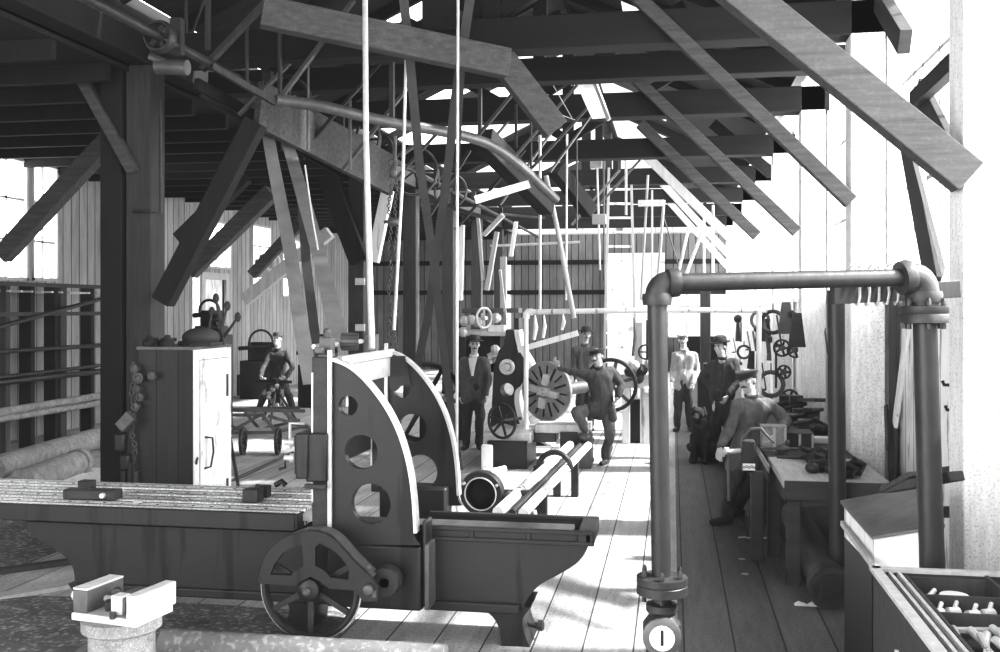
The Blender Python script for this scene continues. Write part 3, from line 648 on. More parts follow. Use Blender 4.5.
# things on the benches
def onB(px, py, z=BZ): return gz(px, py, z)
hz = bx0.y
def lump(px, py, r, label, seed, n=9, name='casting', m='iron2'):
    c = onB(px, py); rg = random.Random(seed); b = MB()
    for k in range(n):
        a = rg.random()*6.28; e = rg.random()**.5*r; h = rg.uniform(.03, .11)
        if k % 3 == 0: b.lathe([(.035, 0), (.045, .02), (.045, .06), (.03, .08)], c+V((e*math.cos(a), e*.7*math.sin(a), h*.4+.0)), V((rg.uniform(-1, 1), rg.uniform(-1, 1), rg.uniform(.1, 1))), 10)
        elif k % 3 == 1: b.tube([c+V((e*math.cos(a), e*.7*math.sin(a), .03)), c+V((e*math.cos(a)+.05, e*.7*math.sin(a)+.04, h)), c+V((e*math.cos(a)-.03, e*.6*math.sin(a), h+.04))], .028, 8)
        else: b.ell(c+V((e*math.cos(a), e*.7*math.sin(a), .04)), (.06, .05, .045))
    return one(name, b, m, label, 'casting')
lump(822, 472, .13, 'lumpy dark machine casting on the near bench behind the upright pipe', 4, 12)
lump(818, 462, .12, 'second dark casting further back on the near bench', 9, 10)
lump(846, 478, .1, 'dark casting at the wall end of the near bench', 21, 8)
c = onB(791, 460); b = MB(); b.tube([c+V((-.12, -.03, .02)), c+V((.1, .01, .02))], [.006, .016], 8).tube([c+V((.1, .01, .02)), c+V((.17, .02, .02))], [.016, .013], 8); one('file_tool', b, 'iron', 'dark file lying across the pale top of the near bench', 'file')
c = onB(783, 452); b = MB(); b.tube([c+V((-.2, 0, .03)), c+V((.4, .03, .03))], .012, 8).ell(c+V((0, 0, .03)), (.06, .05, .035)).ell(c+V((.04, .02, .08)), (.025, .025, .03)); one('bar_clamp', b, 'iron3', 'long bar with a knobbed clamp lying at the back of the near bench', 'clamp')
def crate(px0, px1, py0, py1, depth, m, label, name='wooden_box', lid=True):
    zz_ = BZ-.02; p = onB(px0, py1, zz_); d = (p-V((0, 0, HC))).dot(V((-SN, CS, 0))); q1 = zc(px1, py1, d); h = (py1-py0)/F*d; w_ = q1.x-p.x
    t = thing(name, label, 'box', (p.x+w_/2, p.y+depth/2, zz_))
    MB().box(p.x, p.y, zz_, p.x+w_, p.y+depth, zz_+h*.93).build('box_body', m, t, bevel=.005)
    if lid: MB().box(p.x-.008, p.y-.008, zz_+h*.93, p.x+w_+.008, p.y+depth+.008, zz_+h).build('box_lid', m, t, bevel=.004)
    MB().box(p.x+w_*.5-.012, p.y-.012, zz_, p.x+w_*.5+.012, p.y, zz_+h*.95).box(p.x+w_-.02, p.y-.012, zz_, p.x+w_, p.y, zz_+h*.95).build('batten', 'lwood', t)
    return t
crate(762, 786, 426, 451, .2, 'rust', 'upright grey wooden box with pale battens on the bench beside the capped man')
crate(786, 813, 433, 448, .35, 'bench', 'long low dark box just right of the battened box on the bench', 'low_box')
b = MB(); c = onB(822, 444, BZ-.02); b.box(c.x-.12, c.y, BZ-.02, c.x+.12, c.y+.15, BZ+.04); one('paper_parcel', b, 'paper', 'flat white parcel lying on the long bench by the dark low box', 'parcel', bevel=.01)
lump(818, 432, .1, 'tangle of dark fittings on top of the bench at the foot of the whitewashed post', 31, 10, 'fittings')
# bench vice on its post in front of the leaning man
vp = yp(758, 448, b2.y-.1); t = thing('bench_vice', 'iron bench vice with a long handle at the corner of the narrow bench', 'vice', (vp.x, vp.y, 0))
MB().box(vp.x-.06, vp.y-.05, 0, vp.x+.04, vp.y+.05, .74).build('vice_post', 'bench', t, bevel=.006)
MB().box(vp.x-.14, vp.y-.09, .82, vp.x-.03, vp.y+.06, 1.0).box(vp.x-.13, vp.y-.07, .74, vp.x-.04, vp.y+.05, .83).build('fixed_jaw', 'iron2', t, bevel=.01)
MB().tube([(vp.x-.16, vp.y-.02, .8), (vp.x-.12, vp.y-.02, 1.02), (vp.x-.06, vp.y-.02, 1.09), (vp.x+.02, vp.y-.02, 1.1), (vp.x+.08, vp.y-.02, 1.03), (vp.x+.13, vp.y-.02, .98)], [.008, .012, .016, .016, .012, .008], 10).build('curved_jaw', 'iron3', t)
MB().tube([(vp.x-.27, vp.y-.06, .9), (vp.x-.12, vp.y-.04, .92)], .02, 10).lathe([(.02, 0), (.03, .02), (.02, .05)], (vp.x-.26, vp.y-.06, .89), (0, 0, 1), 12).build('vice_screw', 'steel', t)
MB().tube([(vp.x-.245, vp.y-.07, .9), (vp.x-.24, vp.y-.08, .5)], .013, 10).build('vice_handle', 'iron3', t)
b = MB(); b.box(vp.x-.13, vp.y-.1, .76, vp.x-.03, vp.y-.085, .815); pp = b.build('maker_plate', 'paper', t)
b = MB()
for k in range(5): b.ring((vp.x-.12+.02*k, vp.y-.101, .785+.006*(k % 2)), (0, 1, 0), .008, .003, 10, 4)
b.build('plate_mark', 'iron', pp)
# large pipe stored under the near bench
a_ = gz(832, 590, .14); c_ = gz(800, 525, .14); b = MB(); dd = (c_-a_); c_ = a_+dd.normalized()*2.6; b.tube([a_, c_], .13, 24); pu = one('stored_pipe', b, 'iron3', 'large grey pipe lying on the floor under the near bench', 'pipe')
b = MB(); b.lathe([(.155, 0), (.16, .02), (.16, .14), (.14, .16)], a_, dd.normalized(), 24); b.build('pipe_collar', 'iron2', pu)
# dark lump at the foot of the pipes
c = gz(862, 588); c.x = max(c.x, 0); t = thing('floor_chest', 'low black chest on the floor between the standing pipe and the open tool chest', 'chest', c)
MB().box(c.x-.16, c.y-.15, 0, c.x+.45, c.y+.4, .33).build('chest_body', 'iron', t, bevel=.02)
MB().tube([(c.x-.17, c.y-.05, .37), (c.x+.45, c.y-.05, .37)], .06, 14).build('rolled_rim', 'iron2', t)
b = MB(); p = gz(812, 606); b.grid([[p+V((-.12+.03*j, -.03+.03*i, .004+.01*((i*j) % 3))) for j in range(9)] for i in range(3)]); one('paper_scrap', b, 'paper', 'white scrap of paper on the dark floor by the near bench', 'paper')
b = MB(); p = gz(752, 539); b.grid([[p+V((-.12+.05*j, -.02+.03*i, .004+.012*((i+j) % 2))) for j in range(7)] for i in range(3)]); one('paper_scrap', b, 'paper', 'thin pale scrap on the floor near the shoes of the capped man', 'paper')
for i, (px, py) in enumerate([(742, 560), (745, 575), (776, 555)]):
    p = gz(px, py); MBx = MB(); MBx.ell(p+V((0, 0, .008)), (.03, .02, .008)); one('wood_chip', MBx, 'lwood', 'small pale chip on the dark floor planks', 'chip', 'chips on the walkway')
# ---- open tool chest at the right edge
tz = .86; n0 = gz(872, 570, tz); XE = 1.58; yN = 3.0
t = thing('tool_chest', 'open wooden tool chest with a compartment tray, at the bottom right corner', 'chest', (1.2, 4.2, 0))
x0 = n0.x; y1 = n0.y
b = MB(); b.box(x0, yN, 0, x0+.03, y1, tz).box(x0, y1-.03, 0, XE, y1, tz).box(XE-.03, yN, 0, XE, y1, tz).box(x0, yN, 0, XE, yN+.03, tz).box(x0, yN, .02, XE, y1, .05); b.build('chest_body', 'bench', t, bevel=.004)
b = MB(); b.box(x0-.012, yN, tz, x0+.035, y1+.01, tz+.018).box(x0, y1-.035, tz, XE, y1+.01, tz+.018); b.build('edge_strip', 'lwood', t)
b = MB(); b.box(x0+.06, yN, tz-.03, x0+.075, y1-.05, tz+.012).box(x0+.1, yN, tz-.03, x0+.115, y1-.05, tz+.012); b.build('runner', 'lwood', t)
tx0 = x0+.13; tx1 = x0+.5
b = MB(); b.box(tx0, yN+.05, tz-.1, tx1, y1-.05, tz-.09).box(tx0, yN+.05, tz-.1, tx0+.015, y1-.05, tz).box(tx1-.015, yN+.05, tz-.1, tx1, y1-.05, tz+.01)
for k in (.05, .34, .6, 1.3): b.box(tx0, y1-k-.014, tz-.1, tx1, y1-k, tz-.01)
b.box(tx1, y1-.5, tz-.12, XE-.03, y1-.05, tz-.1); b.build('tray', 'gwood', t)
b = MB(); b.box(tx1+.01, yN+.05, tz-.2, XE-.03, y1-.05, tz-.18); b.build('till_floor', 'bench', t)
b = MB(); rg = random.Random(2); yy = 4.2; pts = []
for k in range(9): pts.append(V((x0-.006+.0, 4.42-.035*k, .66-.0+.03*(k % 2)-.02*k)))
b.tube(pts, .008, 6); b.build('lock_plate', 'steel', t)
c = V((tx0+.2, y1-.14, tz-.075)); one('tin_lid', MB().lathe([(.06, 0), (.065, .01), (.06, .015)], c, seg=24), 'paper', 'round white tin lid in the far compartment of the tool chest', 'lid')
b = MB(); b.tube([V((tx0+.06, y1-.2, tz-.08)), V((tx0+.12, y1-.12, tz-.05))], .012, 8); one('punch_tool', b, 'steel', 'short bright punch beside the round tin lid in the tool chest', 'punch')
rg = random.Random(11)
for k in range(4):
    c = V((tx0+.05+.07*k, y1-.46+.03*(k % 2), tz-.06)); b = MB(); b.lathe([(.012, -.03), (.024, -.025), (.024, .025), (.012, .03)], c, V((1, .4, 0)), 12).tube([c, c+V((.03, .06, .03))], .01, 8)
    one('spool_tool', b, 'steel', 'small bright fitting in the middle compartment of the tool chest', 'fitting', 'fittings in the middle tray compartment')
for k in range(9):
    a = V((tx0+.03+.036*k, y1-1.0-.04*(k % 3), tz-.07)); c = a+V((rg.uniform(-.06, .1), rg.uniform(.2, .34), .03)); b = MB(); m_ = a.lerp(c, .55)
    b.tube([a, m_, c], [.006, .008, .008], 8).tube([m_, c], [.014, .017], 8); one('chisel', b, 'steel' if k % 2 else 'lwood', 'chisel or file among the loose tools in the nearest tray compartment', 'tool', 'hand tools in the nearest tray compartment')
c = V((tx0+.13, y1-.68, tz-.06)); b = MB(); b.bar(c+V((-.1, -.0, 0)), c+V((.12, .03, 0)), .035, .02); one('oil_stone', b, 'lwood', 'pale flat stone bar lying in the tray of the tool chest', 'stone', bevel=.004)
# ---- slope topped writing box behind the chest
t = thing('sloping_box', 'wooden box with a dark sloping lid, standing behind the open tool chest', 'box', (1.25, 5.2, 0))
k0 = zc(840, 500, 6.0); k1 = zc(872, 536, 5.2); k2 = zc(945, 524, 4.95); k3 = zc(915, 487, 5.8)
def off(p, z): return V((p.x, p.y, p.z+z))
b = MB(); b.hexa([off(k1, -.02), off(k2, -.02), off(k3, -.02), off(k0, -.02), k1, k2, k3, k0]); b.build('sloping_lid', 'iron3', t, bevel=.004)
b = MB(); zb_ = .74; f = lambda p, z: V((p.x, p.y, z)); i0 = k0.lerp(k2, .05); i1 = k1.lerp(k3, .05); i2 = k2.lerp(k0, .03); i3 = k3.lerp(k1, .03)
b.hexa([f(i1, zb_), f(i2, zb_), f(i3, zb_), f(i0, zb_), off(i1, -.025), off(i2, -.025), off(i3, -.025), off(i0, -.025)]); b.build('box_body', 'white', t)
b = MB(); b.hexa([f(i1, 0), f(i2, 0), f(i3, 0), f(i0, 0), f(i1, zb_), f(i2, zb_), f(i3, zb_), f(i0, zb_)]); b.build('box_stand', 'iron', t)
b = MB(); s0 = zc(842, 523, 5.95); s1 = zc(873, 566, 5.1); b.bar(s0, s1, .02, .03); b.build('lower_moulding', 'lwood', t)
c = (k2+k3+k1)/3; b = MB(); u = (k3-k2).normalized(); a0 = zc(888, 490, 5.45); a1 = zc(957, 478, 5.0); b.bar(a0+V((0, 0, .01)), a1+V((0, 0, .01)), .1, .05); b.bar(a0+V((0, 0, .0)), a0.lerp(a1, .45)+V((0, 0, .06)), .12, .03); one('jack_plane', b, 'gwood', 'dark wooden carpenter plane lying on the sloping lid', 'plane', bevel=.008)
# ---- near wall bay: pale boards, stick, dark bracket
def wallbar(x0, y0, x1, y1, X_, w, m, label, name='leaning_board', d=.03, cat='board'):
    a = xp(x0, y0, X_); c = xp(x1, y1, X_); b = MB(); b.bar(a, c, d, w, V((0, 1, 0)) if abs(a.z-c.z) > abs(a.y-c.y) else V((0, 0, 1))); return one(name, b, m, label, cat, bevel=.004)
wallbar(893, 300, 893, 520, 1.9, .22, 'gwood', 'rough grey board upright on the wall right of the long-brace post')
wallbar(908, 325, 895, 425, 1.82, .1, 'white', 'narrow white stick leaning in the wall bay behind the thick right pipe')
wallbar(914, 150, 946, 272, 1.72, .09, 'white', 'narrow white stick hanging down right of the big knee brace')
wallbar(905, 130, 935, 290, 1.8, .3, 'bench', 'dark board behind the slanting white stick in the first window bay', d=.04)
wallbar(915, 100, 955, 62, 1.75, .12, 'bench', 'grey bracket arm high in the first window bay', 'wall_bracket', .08, 'bracket')
wallbar(920, 92, 958, 170, 1.8, .22, 'bench', 'dark bracket plate below the grey arm in the first window bay', 'wall_bracket', .05, 'bracket')
wallbar(880, 0, 905, 42, 1.85, .2, 'bench', 'dark short brace at the top right behind the post', 'wall_bracket', .1, 'bracket')
wallbar(886, 405, 888, 450, 1.84, .1, 'iron', 'dark iron strap hanging low on the wall behind the thick right pipe', 'iron_strap', .02, 'strap')
wallbar(925, 475, 968, 470, 1.7, .07, 'bench', 'dark rail end sticking out right of the thick pipe', 'rail_end', .04, 'rail')
wallbar(925, 512, 968, 512, 1.7, .07, 'bench', 'lower dark rail end sticking out right of the thick pipe', 'rail_end', .04, 'rail')
# things hanging on the window wall between the far posts
def pulley(px, py, Xw, r, label, w=.08, ax=(.45, 1, 0), hub=True, m='iron2'):
    c = xp(px, py, Xw); t = thing('hung_pulley', label, 'pulley', c)
    MB().ring(c, ax, r*.9, r*.12, 28, 8, flat=w/(r*.24)).build('rim', m, t)
    b = MB()
    for k in range(5): a = 2*PI*k/5; x_, y_, d_ = frame(V(ax)); b.bar(c, c+(x_*math.cos(a)+y_*math.sin(a))*r*.9, .03, .02, V(ax))
    b.build('spoke', m, t); MB().lathe([(.04, -w*.7), (.05, 0), (.04, w*.7)], c, ax, 14).build('hub', 'iron3', t); return t
pulley(782, 348, 1.7, .14, 'larger dark pulley hung on the whitewashed wall right of the capped man')
pulley(795, 350, 1.8, .12, 'dark pulley hung just right of the larger one on the wall')
pulley(784, 372, 1.68, .11, 'lower dark pulley hung under the other two on the wall')
pulley(790, 398, 1.66, .13, 'lowest dark pulley, just above the bench')
for i, (px, y0, y1, w_, m) in enumerate([(776, 352, 388, .03, 'iron2'), (753, 332, 350, .05, 'iron2'), (741, 322, 342, .06, 'gwood'), (765, 322, 352, .05, 'gwood'), (757, 355, 380, .04, 'iron2'), (771, 395, 412, .06, 'iron2'), (835, 320, 365, .05, 'iron2'), (826, 330, 352, .07, 'gwood')]):
    wallbar(px, y0, px+3*(i % 2), y1, 1.5, w_, m, ['thin iron rod hung left of the wall pulleys', 'dark short bar hung on the white wall', 'small grey pattern piece hung nearest the far window', 'grey wooden pattern hung on the white wall', 'dark hook hung on the white wall above the capped man', 'dark fitting hung low on the white wall', 'dark rod hung beside the standing pipe', 'grey block hung beside the standing pipe'][i], 'hung_tool', .03, 'tool')
b = MB(); b.ring(xp(772, 366, 1.8), (1, 0, 0), .11, .01, 20, 6, a0=1.5, a1=5.2); one('hung_hook', b, 'iron', 'curved wire hook hung on the wall left of the pulleys', 'hook')
wallbar(795, 400, 820, 400, 1.6, .04, 'gwood', 'shelf board at bench height behind the wall pulleys', 'shelf_board', .12, 'shelf')
# small marks nailed on the white boards
for i, (px, py) in enumerate([(848, 392), (851, 405), (862, 410), (950, 385), (953, 410)]):
    c = xp(px, py, 1.93); b = MB(); b.tube([c, c+V((-.04, 0, .0)), c+V((-.05, -.0, .03))], .012, 8); one('wall_hook', b, 'iron', 'small dark hook on the whitewashed boards near the right posts', 'hook', 'hooks on the near white boards')
# ================================================================ LEFT SIDE
# tall tool cabinet
k = yp(193, 350, 7.93); cx1 = k.x; cx0 = yp(138, 350, 7.93).x; cz = k.z; cy0, cy1 = 7.93, 8.65
t = thing('tool_cabinet', 'tall cabinet with black boarded side and worn white door, behind the planer', 'cabinet', ((cx0+cx1)/2, 8.3, 0))
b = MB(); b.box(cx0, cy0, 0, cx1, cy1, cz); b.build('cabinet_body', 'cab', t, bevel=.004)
b = MB(); b.box(cx0-.01, cy0-.01, cz, cx1+.015, cy1+.01, cz+.025); b.build('cabinet_top', 'iron3', t)
b = MB(); X1 = cx1
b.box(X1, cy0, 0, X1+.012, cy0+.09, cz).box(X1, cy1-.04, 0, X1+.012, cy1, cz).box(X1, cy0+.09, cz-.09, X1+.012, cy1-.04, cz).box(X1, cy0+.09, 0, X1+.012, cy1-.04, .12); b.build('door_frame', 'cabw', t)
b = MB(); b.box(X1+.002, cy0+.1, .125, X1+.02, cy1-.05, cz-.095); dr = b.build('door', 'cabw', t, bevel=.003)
b = MB(); hy = cy0+.22; b.tube([(X1+.02, hy-.04, .98), (X1+.07, hy, .97), (X1+.075, hy+.01, .85), (X1+.06, hy-.01, .72), (X1+.02, hy-.05, .71)], .009, 8); b.build('handle', 'iron', dr)
b = MB(); b.box(X1+.018, cy1-.12, 1.3, X1+.028, cy1-.09, 1.5); b.build('hinge', 'iron2', dr); MB().box(X1+.018, cy1-.12, .4, X1+.028, cy1-.09, .55).build('hinge', 'iron2', dr)
b = MB(); b.tube([(X1+.015, cy0+.05, .82), (X1+.04, cy0-.02, .78)], .01, 6); b.build('latch', 'iron', t)
# things on top of the cabinet
c = V((cx1-.1, cy0+.35, cz+.025)); b = MB(); b.ell(c+V((0, 0, .07)), (.17, .14, .09), 16, 10).box(c.x-.15, c.y-.12, c.z, c.x+.15, c.y+.12, c.z+.03); one('dark_bundle', b, 'bench', 'rounded dark bundle on top of the tall cabinet above its door', 'bundle')
rg = random.Random(8)
for i, (fx, fy, h) in enumerate([(.05, .1, .1), (.13, .2, .07), (.22, .1, .1), (.3, .25, .05)]):
    c = V((cx0+fx, cy0+fy, cz+.025)); b = MB(); b.lathe([(.05, 0), (.06, h*.4), (.035, h*.7), (.02, h)], c, seg=12).tube([c+V((-.06, 0, h*.5)), c+V((.07, .03, h*.6))], .015, 8); one('small_fitting', b, 'iron2', ['knobbed dark fitting at the left front corner of the cabinet top', 'low dark fitting second from the left on the cabinet top', 'dark fitting in the middle of the cabinet top', 'flat dark fitting beside the bundle on the cabinet top'][i], 'fitting')
def stand(px, y0, y1, d, w, m, label, name='upright_bar', cat='bar'):
    a = zc(px, y0, d); c = zc(px, y1, d); b = MB(); b.bar(a, c, w, w, V((0, 1, 0))); return one(name, b, m, label, cat)
c = V((cx0+.5, cy0+.5, cz+.025))
for i, (dx, dz, lx_) in enumerate([(-.02, .35, .08), (.05, .42, -.1), (-.12, .3, .03), (.0, .25, .16)]):
    b = MB(); b.tube([c+V((dx, 0, 0)), c+V((dx+lx_, .05, dz))], [.018, .01], 8).ell(c+V((dx+lx_, .05, dz)), (.03, .02, .045)); one('propped_tool', b, 'iron2', ['dark tool standing up on the back of the cabinet top', 'tallest dark tool leaning on the back of the cabinet top', 'short tool left of the tallest one on the cabinet top', 'tool leaning right on the back of the cabinet top'][i], 'tool')
# rings and chain hanging down the left edge of the cabinet and post
c0 = V((cx0+.01, cy0-.05, 0))
b = MB()
for i in range(26): b.ring((cx0-.02+.015*math.sin(i*.7), cy0-.04, 1.62-.036*i), (0, 1, 0) if i % 2 else (1, 0, 0), .02, .006, 10, 6)
b.box(cx0-.06, cy0-.06, .5, cx0+.02, cy0-.01, .7); one('hanging_chain', b, 'iron3', 'dark chain hanging down the left edge of the tall cabinet', 'chain')
for i, (px, py, r_) in enumerate([(136, 369, .035), (140, 378, .045), (153, 376, .035), (138, 389, .03), (141, 397, .035), (137, 407, .035)]):
    c = yp(px, py, cy0-.05); b = MB(); b.lathe([(r_*.35, -.04), (r_, -.035), (r_, 0), (r_*.6, .01), (r_*.6, .045)], c, (0, 1, 0), 16).ring(c+V((0, -.045, 0)), (0, 1, 0), r_*.55, .008, 14, 6); one('hung_socket', b, 'iron3', ['topmost round socket hung by the cabinet edge', 'largest round socket hung by the cabinet edge, below the topmost', 'lone round socket hung on the black cabinet side', 'fourth round socket down the cabinet edge', 'fifth round socket down the cabinet edge', 'lowest round socket by the cabinet edge'][i], 'socket')
a = yp(120, 428, 7.8); c = yp(132, 415, 7.8); b = MB(); b.bar(a, c, .06, .1); o = one('hung_lamp', b, 'iron3', 'small dark box lamp hung slanting by the foot of the black post', 'lamp', bevel=.006)
for i, (px, py, s_) in enumerate([(121, 440, .1), (126, 460, .09)]):
    c = yp(px, py, 7.85); b = MB(); b.box(c.x-s_/2, c.y-.04, c.z-s_, c.x+s_/2, c.y+.04, c.z+s_*.6); one('hung_bag', b, 'iron', ['dark pouch hung left of the cabinet', 'lower dark pouch left of the cabinet'][i], 'bag', bevel=.02)
for i, px in enumerate((124, 130)):
    b = MB(); a = yp(px, 462, 7.85); b.tube([a, V((a.x, a.y, 0))], .025, 10); one('leaning_rod', b, 'iron2', ['left dark rod standing against the cabinet side', 'right dark rod standing against the cabinet side'][i], 'rod')
a = gz(240, 494); c = yp(231, 440, a.y+.0); b = MB(); b.tube([gz(241, 502), yp(230, 438, 8.9)], .018, 8); one('pry_bar', b, 'iron', 'thin dark bar leaning on the white cabinet door', 'bar')
# pipe rack along the left wall
XR_ = -9.5
def W(px, py, Xw=XR_): return xp(px, py, Xw)
t = thing('pipe_rack', 'open timber rack for pipes along the left wall under the glaring window', 'rack', W(60, 437))
for px, w_, m in ((30, .1, 'dwood'), (54, .08, 'dwood'), (61, .16, 'gwood'), (90, .1, 'dwood'), (5, .1, 'gwood')):
    a = W(px, 300); b = MB(); zt_2 = W(px, 285).z; b.box(XR_-.05-(0 if m == 'gwood' else .1), a.y-w_/2, 0, XR_+.05, a.y+w_/2, zt_2); b.build('upright', m, t, bevel=.006)
ya_, yb_ = W(-20, 300).y, W(116, 300).y
for z in (2.42, 1.98, 1.45, 1.0):
    b = MB(); b.box(XR_+.05, ya_, z, XR_+.12, yb_, z+.06); b.build('rail', 'gwood', t)
b = MB()
for i in range(14): y_ = ya_+(yb_-ya_)*i/14; b.box(XR_-.4, y_, 2.33, XR_+.1, y_+.05, 2.36)
b.build('top_slat', 'lwood', t)
for i, (p, q, r_) in enumerate([((-5, 413), (112, 394), .06), ((-5, 420), (112, 401), .05), ((-5, 383), (112, 370), .045), ((-5, 378), (112, 364), .03), ((-5, 328), (112, 296), .035), ((-5, 352), (112, 345), .03)]):
    b = MB(); b.tube([W(*p, XR_+.16), W(*q, XR_+.16)], r_, 12); one('racked_pipe', b, 'rust' if i < 2 else 'pipe', ['thickest pipe lying on the lowest rail of the left rack', 'second pipe on the lowest rail of the left rack', 'upper pipe on the second rail of the left rack', 'thin pipe beside it on the second rail of the left rack', 'pipe slanting upward across the left rack', 'thin pipe along the third rail of the left rack'][i], 'pipe')
for i, (p, q, r_, m) in enumerate([((-8, 470), (118, 432), .16, 'rust'), ((10, 482), (88, 448), .07, 'rust'), ((22, 482), (80, 462), .15, 'rust'), ((70, 469), (84, 462), .1, 'pipe'), ((-8, 490), (60, 462), .05, 'pipe'), ((40, 450), (118, 436), .05, 'pipe')]):
    a = gz(*p, r_); c = gz(*q, r_); b = MB(); b.tube([a, c], r_, 18)
    d = (a-c).normalized(); b.lathe([(r_*1.15, 0), (r_*1.15, .1)], c, d, 18)
    one('ground_pipe', b, m, ['longest thick pipe on the floor along the left rack', 'thin pipe on the floor with an open end', 'short thick pipe in front of the others at the left', 'stub of dark pipe beside the cabinet foot', 'thin pipe lying furthest left in front', 'thin pipe lying against the rack foot'][i], 'pipe')
b = MB(); c = gz(90, 478); b.hexa([c+V((-.9, -.5, .0)), c+V((.5, -.6, 0)), c+V((.9, .5, .0)), c+V((-.4, .6, .0)), c+V((-.9, -.5, .03)), c+V((.5, -.6, .03)), c+V((.9, .5, .03)), c+V((-.4, .6, .03))]); one('white_sheet', b, 'white', 'flat pale sheet on the floor between the pipes and the cabinet', 'sheet')
# iron cart frame in the left background
zk = 17.5
def L3(px, py, d): return zc(px, py, d)
t = thing('truss_carriage', 'low iron lattice carriage frame on the floor in front of the man at the left', 'carriage', gz(260, 440))
b = MB(); dA, dB = 16.2, 17.6
for pts in ([(228, 410), (305, 411)], [(228, 415), (262, 415)], [(228, 433), (280, 432)], [(230, 432), (262, 414)], [(262, 414), (276, 432)], [(276, 432), (308, 426)], [(268, 416), (310, 428)], [(228, 425), (250, 433)], [(284, 412), (300, 424)]):
    b.bar(L3(*pts[0], dA), L3(*pts[1], dA), .04, .05)
b.build('front_lattice', 'iron3', t); b = MB()
for pts in ([(232, 409), (300, 408)], [(245, 412), (262, 432)], [(258, 430), (300, 420)]): b.bar(L3(*pts[0], dB), L3(*pts[1], dB), .04, .05)
b.build('rear_lattice', 'iron3', t)
for px, py in ((243, 427), (278, 432)):
    b = MB(); c = gz(px, 441, .2); b.ring(c, (1, .2, 0), .18, .025, 24, 8).lathe([(.04, -.05), (.04, .05)], c, (1, .2, 0), 12)
    for k in range(4): a = k*PI/4; x_, y_, d_ = frame(V((1, .2, 0))); e = x_*math.cos(a)+y_*math.sin(a); b.bar(c-e*.17, c+e*.17, .02, .02)
    b.build('wheel', 'iron2', t)
dm = 18.6; t = thing('hand_drill_press', 'iron hand worked machine on spread legs, gripped by the man at the left', 'machine', gz(276, 421))
b = MB(); f0 = L3(276, 392, dm)
for px, py in ((263, 414), (290, 415), (270, 420), (300, 420)): b.tube([L3(276, 388, dm), gz(px, py+6)], .025, 8)
b.box(f0.x-.12, f0.y-.1, f0.z-.25, f0.x+.12, f0.y+.1, f0.z+.05); b.build('stand', 'iron3', t)
b = MB(); g0 = L3(276, 384, dm); b.tube([L3(257, 381, dm), L3(292, 382, dm)], .028, 10).tube([g0+V((0, 0, -.2)), g0+V((0, 0, .1))], .06, 12); b.ring(g0+V((0, -.1, -.1)), (0, 1, 0), .12, .02, 20, 6); b.build('cross_handle', 'iron2', t)
b = MB(); 
for k in range(7): a = k*.9; b.lathe([(.03, -.04), (.05, 0), (.03, .04)], g0+V((.1*math.cos(a), -.1, -.25+.07*k-.2)), (1, k % 2, 0), 10)
b.build('gearing', 'steel', t)
b = MB(); b.tube([gz(231, 481, .01), gz(295, 452, .25)], .02, 8); one('lying_rod', b, 'iron', 'thin dark rod slanting over the floor between cabinet and planer', 'rod')
c = gz(262, 396); b = MB(); b.box(c.x-2.2, c.y, 0, c.x-.6, c.y+.9, .5); one('floor_bin', b, 'dwood', 'low dark bin behind the carriage, beside the white cabinet door', 'bin', bevel=.02)
# dark machines in the left background
for i, (px, y0, y1, w_, d) in enumerate([(206, 300, 352, .5, 20), (258, 330, 392, .9, 23), (318, 335, 395, .9, 21), (212, 320, 350, .3, 17)]):
    c = zc(px, y1, d); h = (y1-y0)/F*d; z0 = 0; b = MB(); c.z = max(0, c.z)
    b.box(c.x-w_/2, c.y, 0, c.x+w_/2, c.y+.5, c.z+h*.5).box(c.x-w_/3, c.y+.1, c.z+h*.5, c.x+w_/3, c.y+.4, c.z+h*.8).tube([(c.x-w_/2, c.y-.05, c.z+h*.7), (c.x+w_/2, c.y-.05, c.z+h*.75)], .05, 10).ring((c.x+.1, c.y-.06, c.z+h*.8), (0, 1, 0), h*.2, .03, 20, 6)
    one('machine_tool', b, 'iron', ['dark machine seen over the cabinet before the white door', 'dark machine left of the bearded man', 'dark machine right of the bearded man', 'nearer dark machine just over the cabinet top'][i], 'machine', bevel=.02)
b = MB(); a = zc(268, 262, 20)
b.tube([zc(256, 264, 20), zc(280, 262, 20)], .1, 14).lathe([(.18, 0), (.2, .08), (.18, .16)], zc(262, 263, 20), (1, 0, 0), 18).lathe([(.14, 0), (.16, .08), (.14, .12)], zc(272, 262, 20), (1, 0, 0), 18).bar(zc(250, 274, 20), zc(296, 276, 20), .2, .12); one('countershaft', b, 'steel', 'pale countershaft with pulleys high by the left windows', 'countershaft')
# ================================================================ OVERHEAD SHAFTING, BELTS, RODS
# line shaft running the length of the shop
s0 = zc(213, 65, 9.5); b = MB(); b.tube([(s0.x, 6, s0.z), (s0.x, YB-1, s0.z)], .04, 12); ls = one('line_shaft', b, 'iron2', 'long line shaft running away beside the left girder', 'shaft')
for y_ in (8.2, 10.2, 12.6, 15, 18, 21.5, 25): MB().box(s0.x-.05, y_-.04, s0.z-.08, s0.x+.05, y_+.04, 4.65).build('hanger', 'iron2', ls)
for i, (y_, r_, w_) in enumerate([(7.9, .12, .12), (10.7, .3, .14), (13.2, .35, .16), (14.2, .26, .12), (16.4, .4, .16), (19.2, .32, .14)]):
    b = MB(); c = V((s0.x, y_, s0.z)); b.ring(c, (0, 1, 0), r_, .02, 28, 8, flat=w_/.04)
    for k in range(5): a = 2*PI*k/5; e = V((math.cos(a), 0, math.sin(a))); b.bar(c+e*.04, c+e*r_, .03, .03, V((0, 1, 0)))
    b.build('pulley', 'iron2', ls)
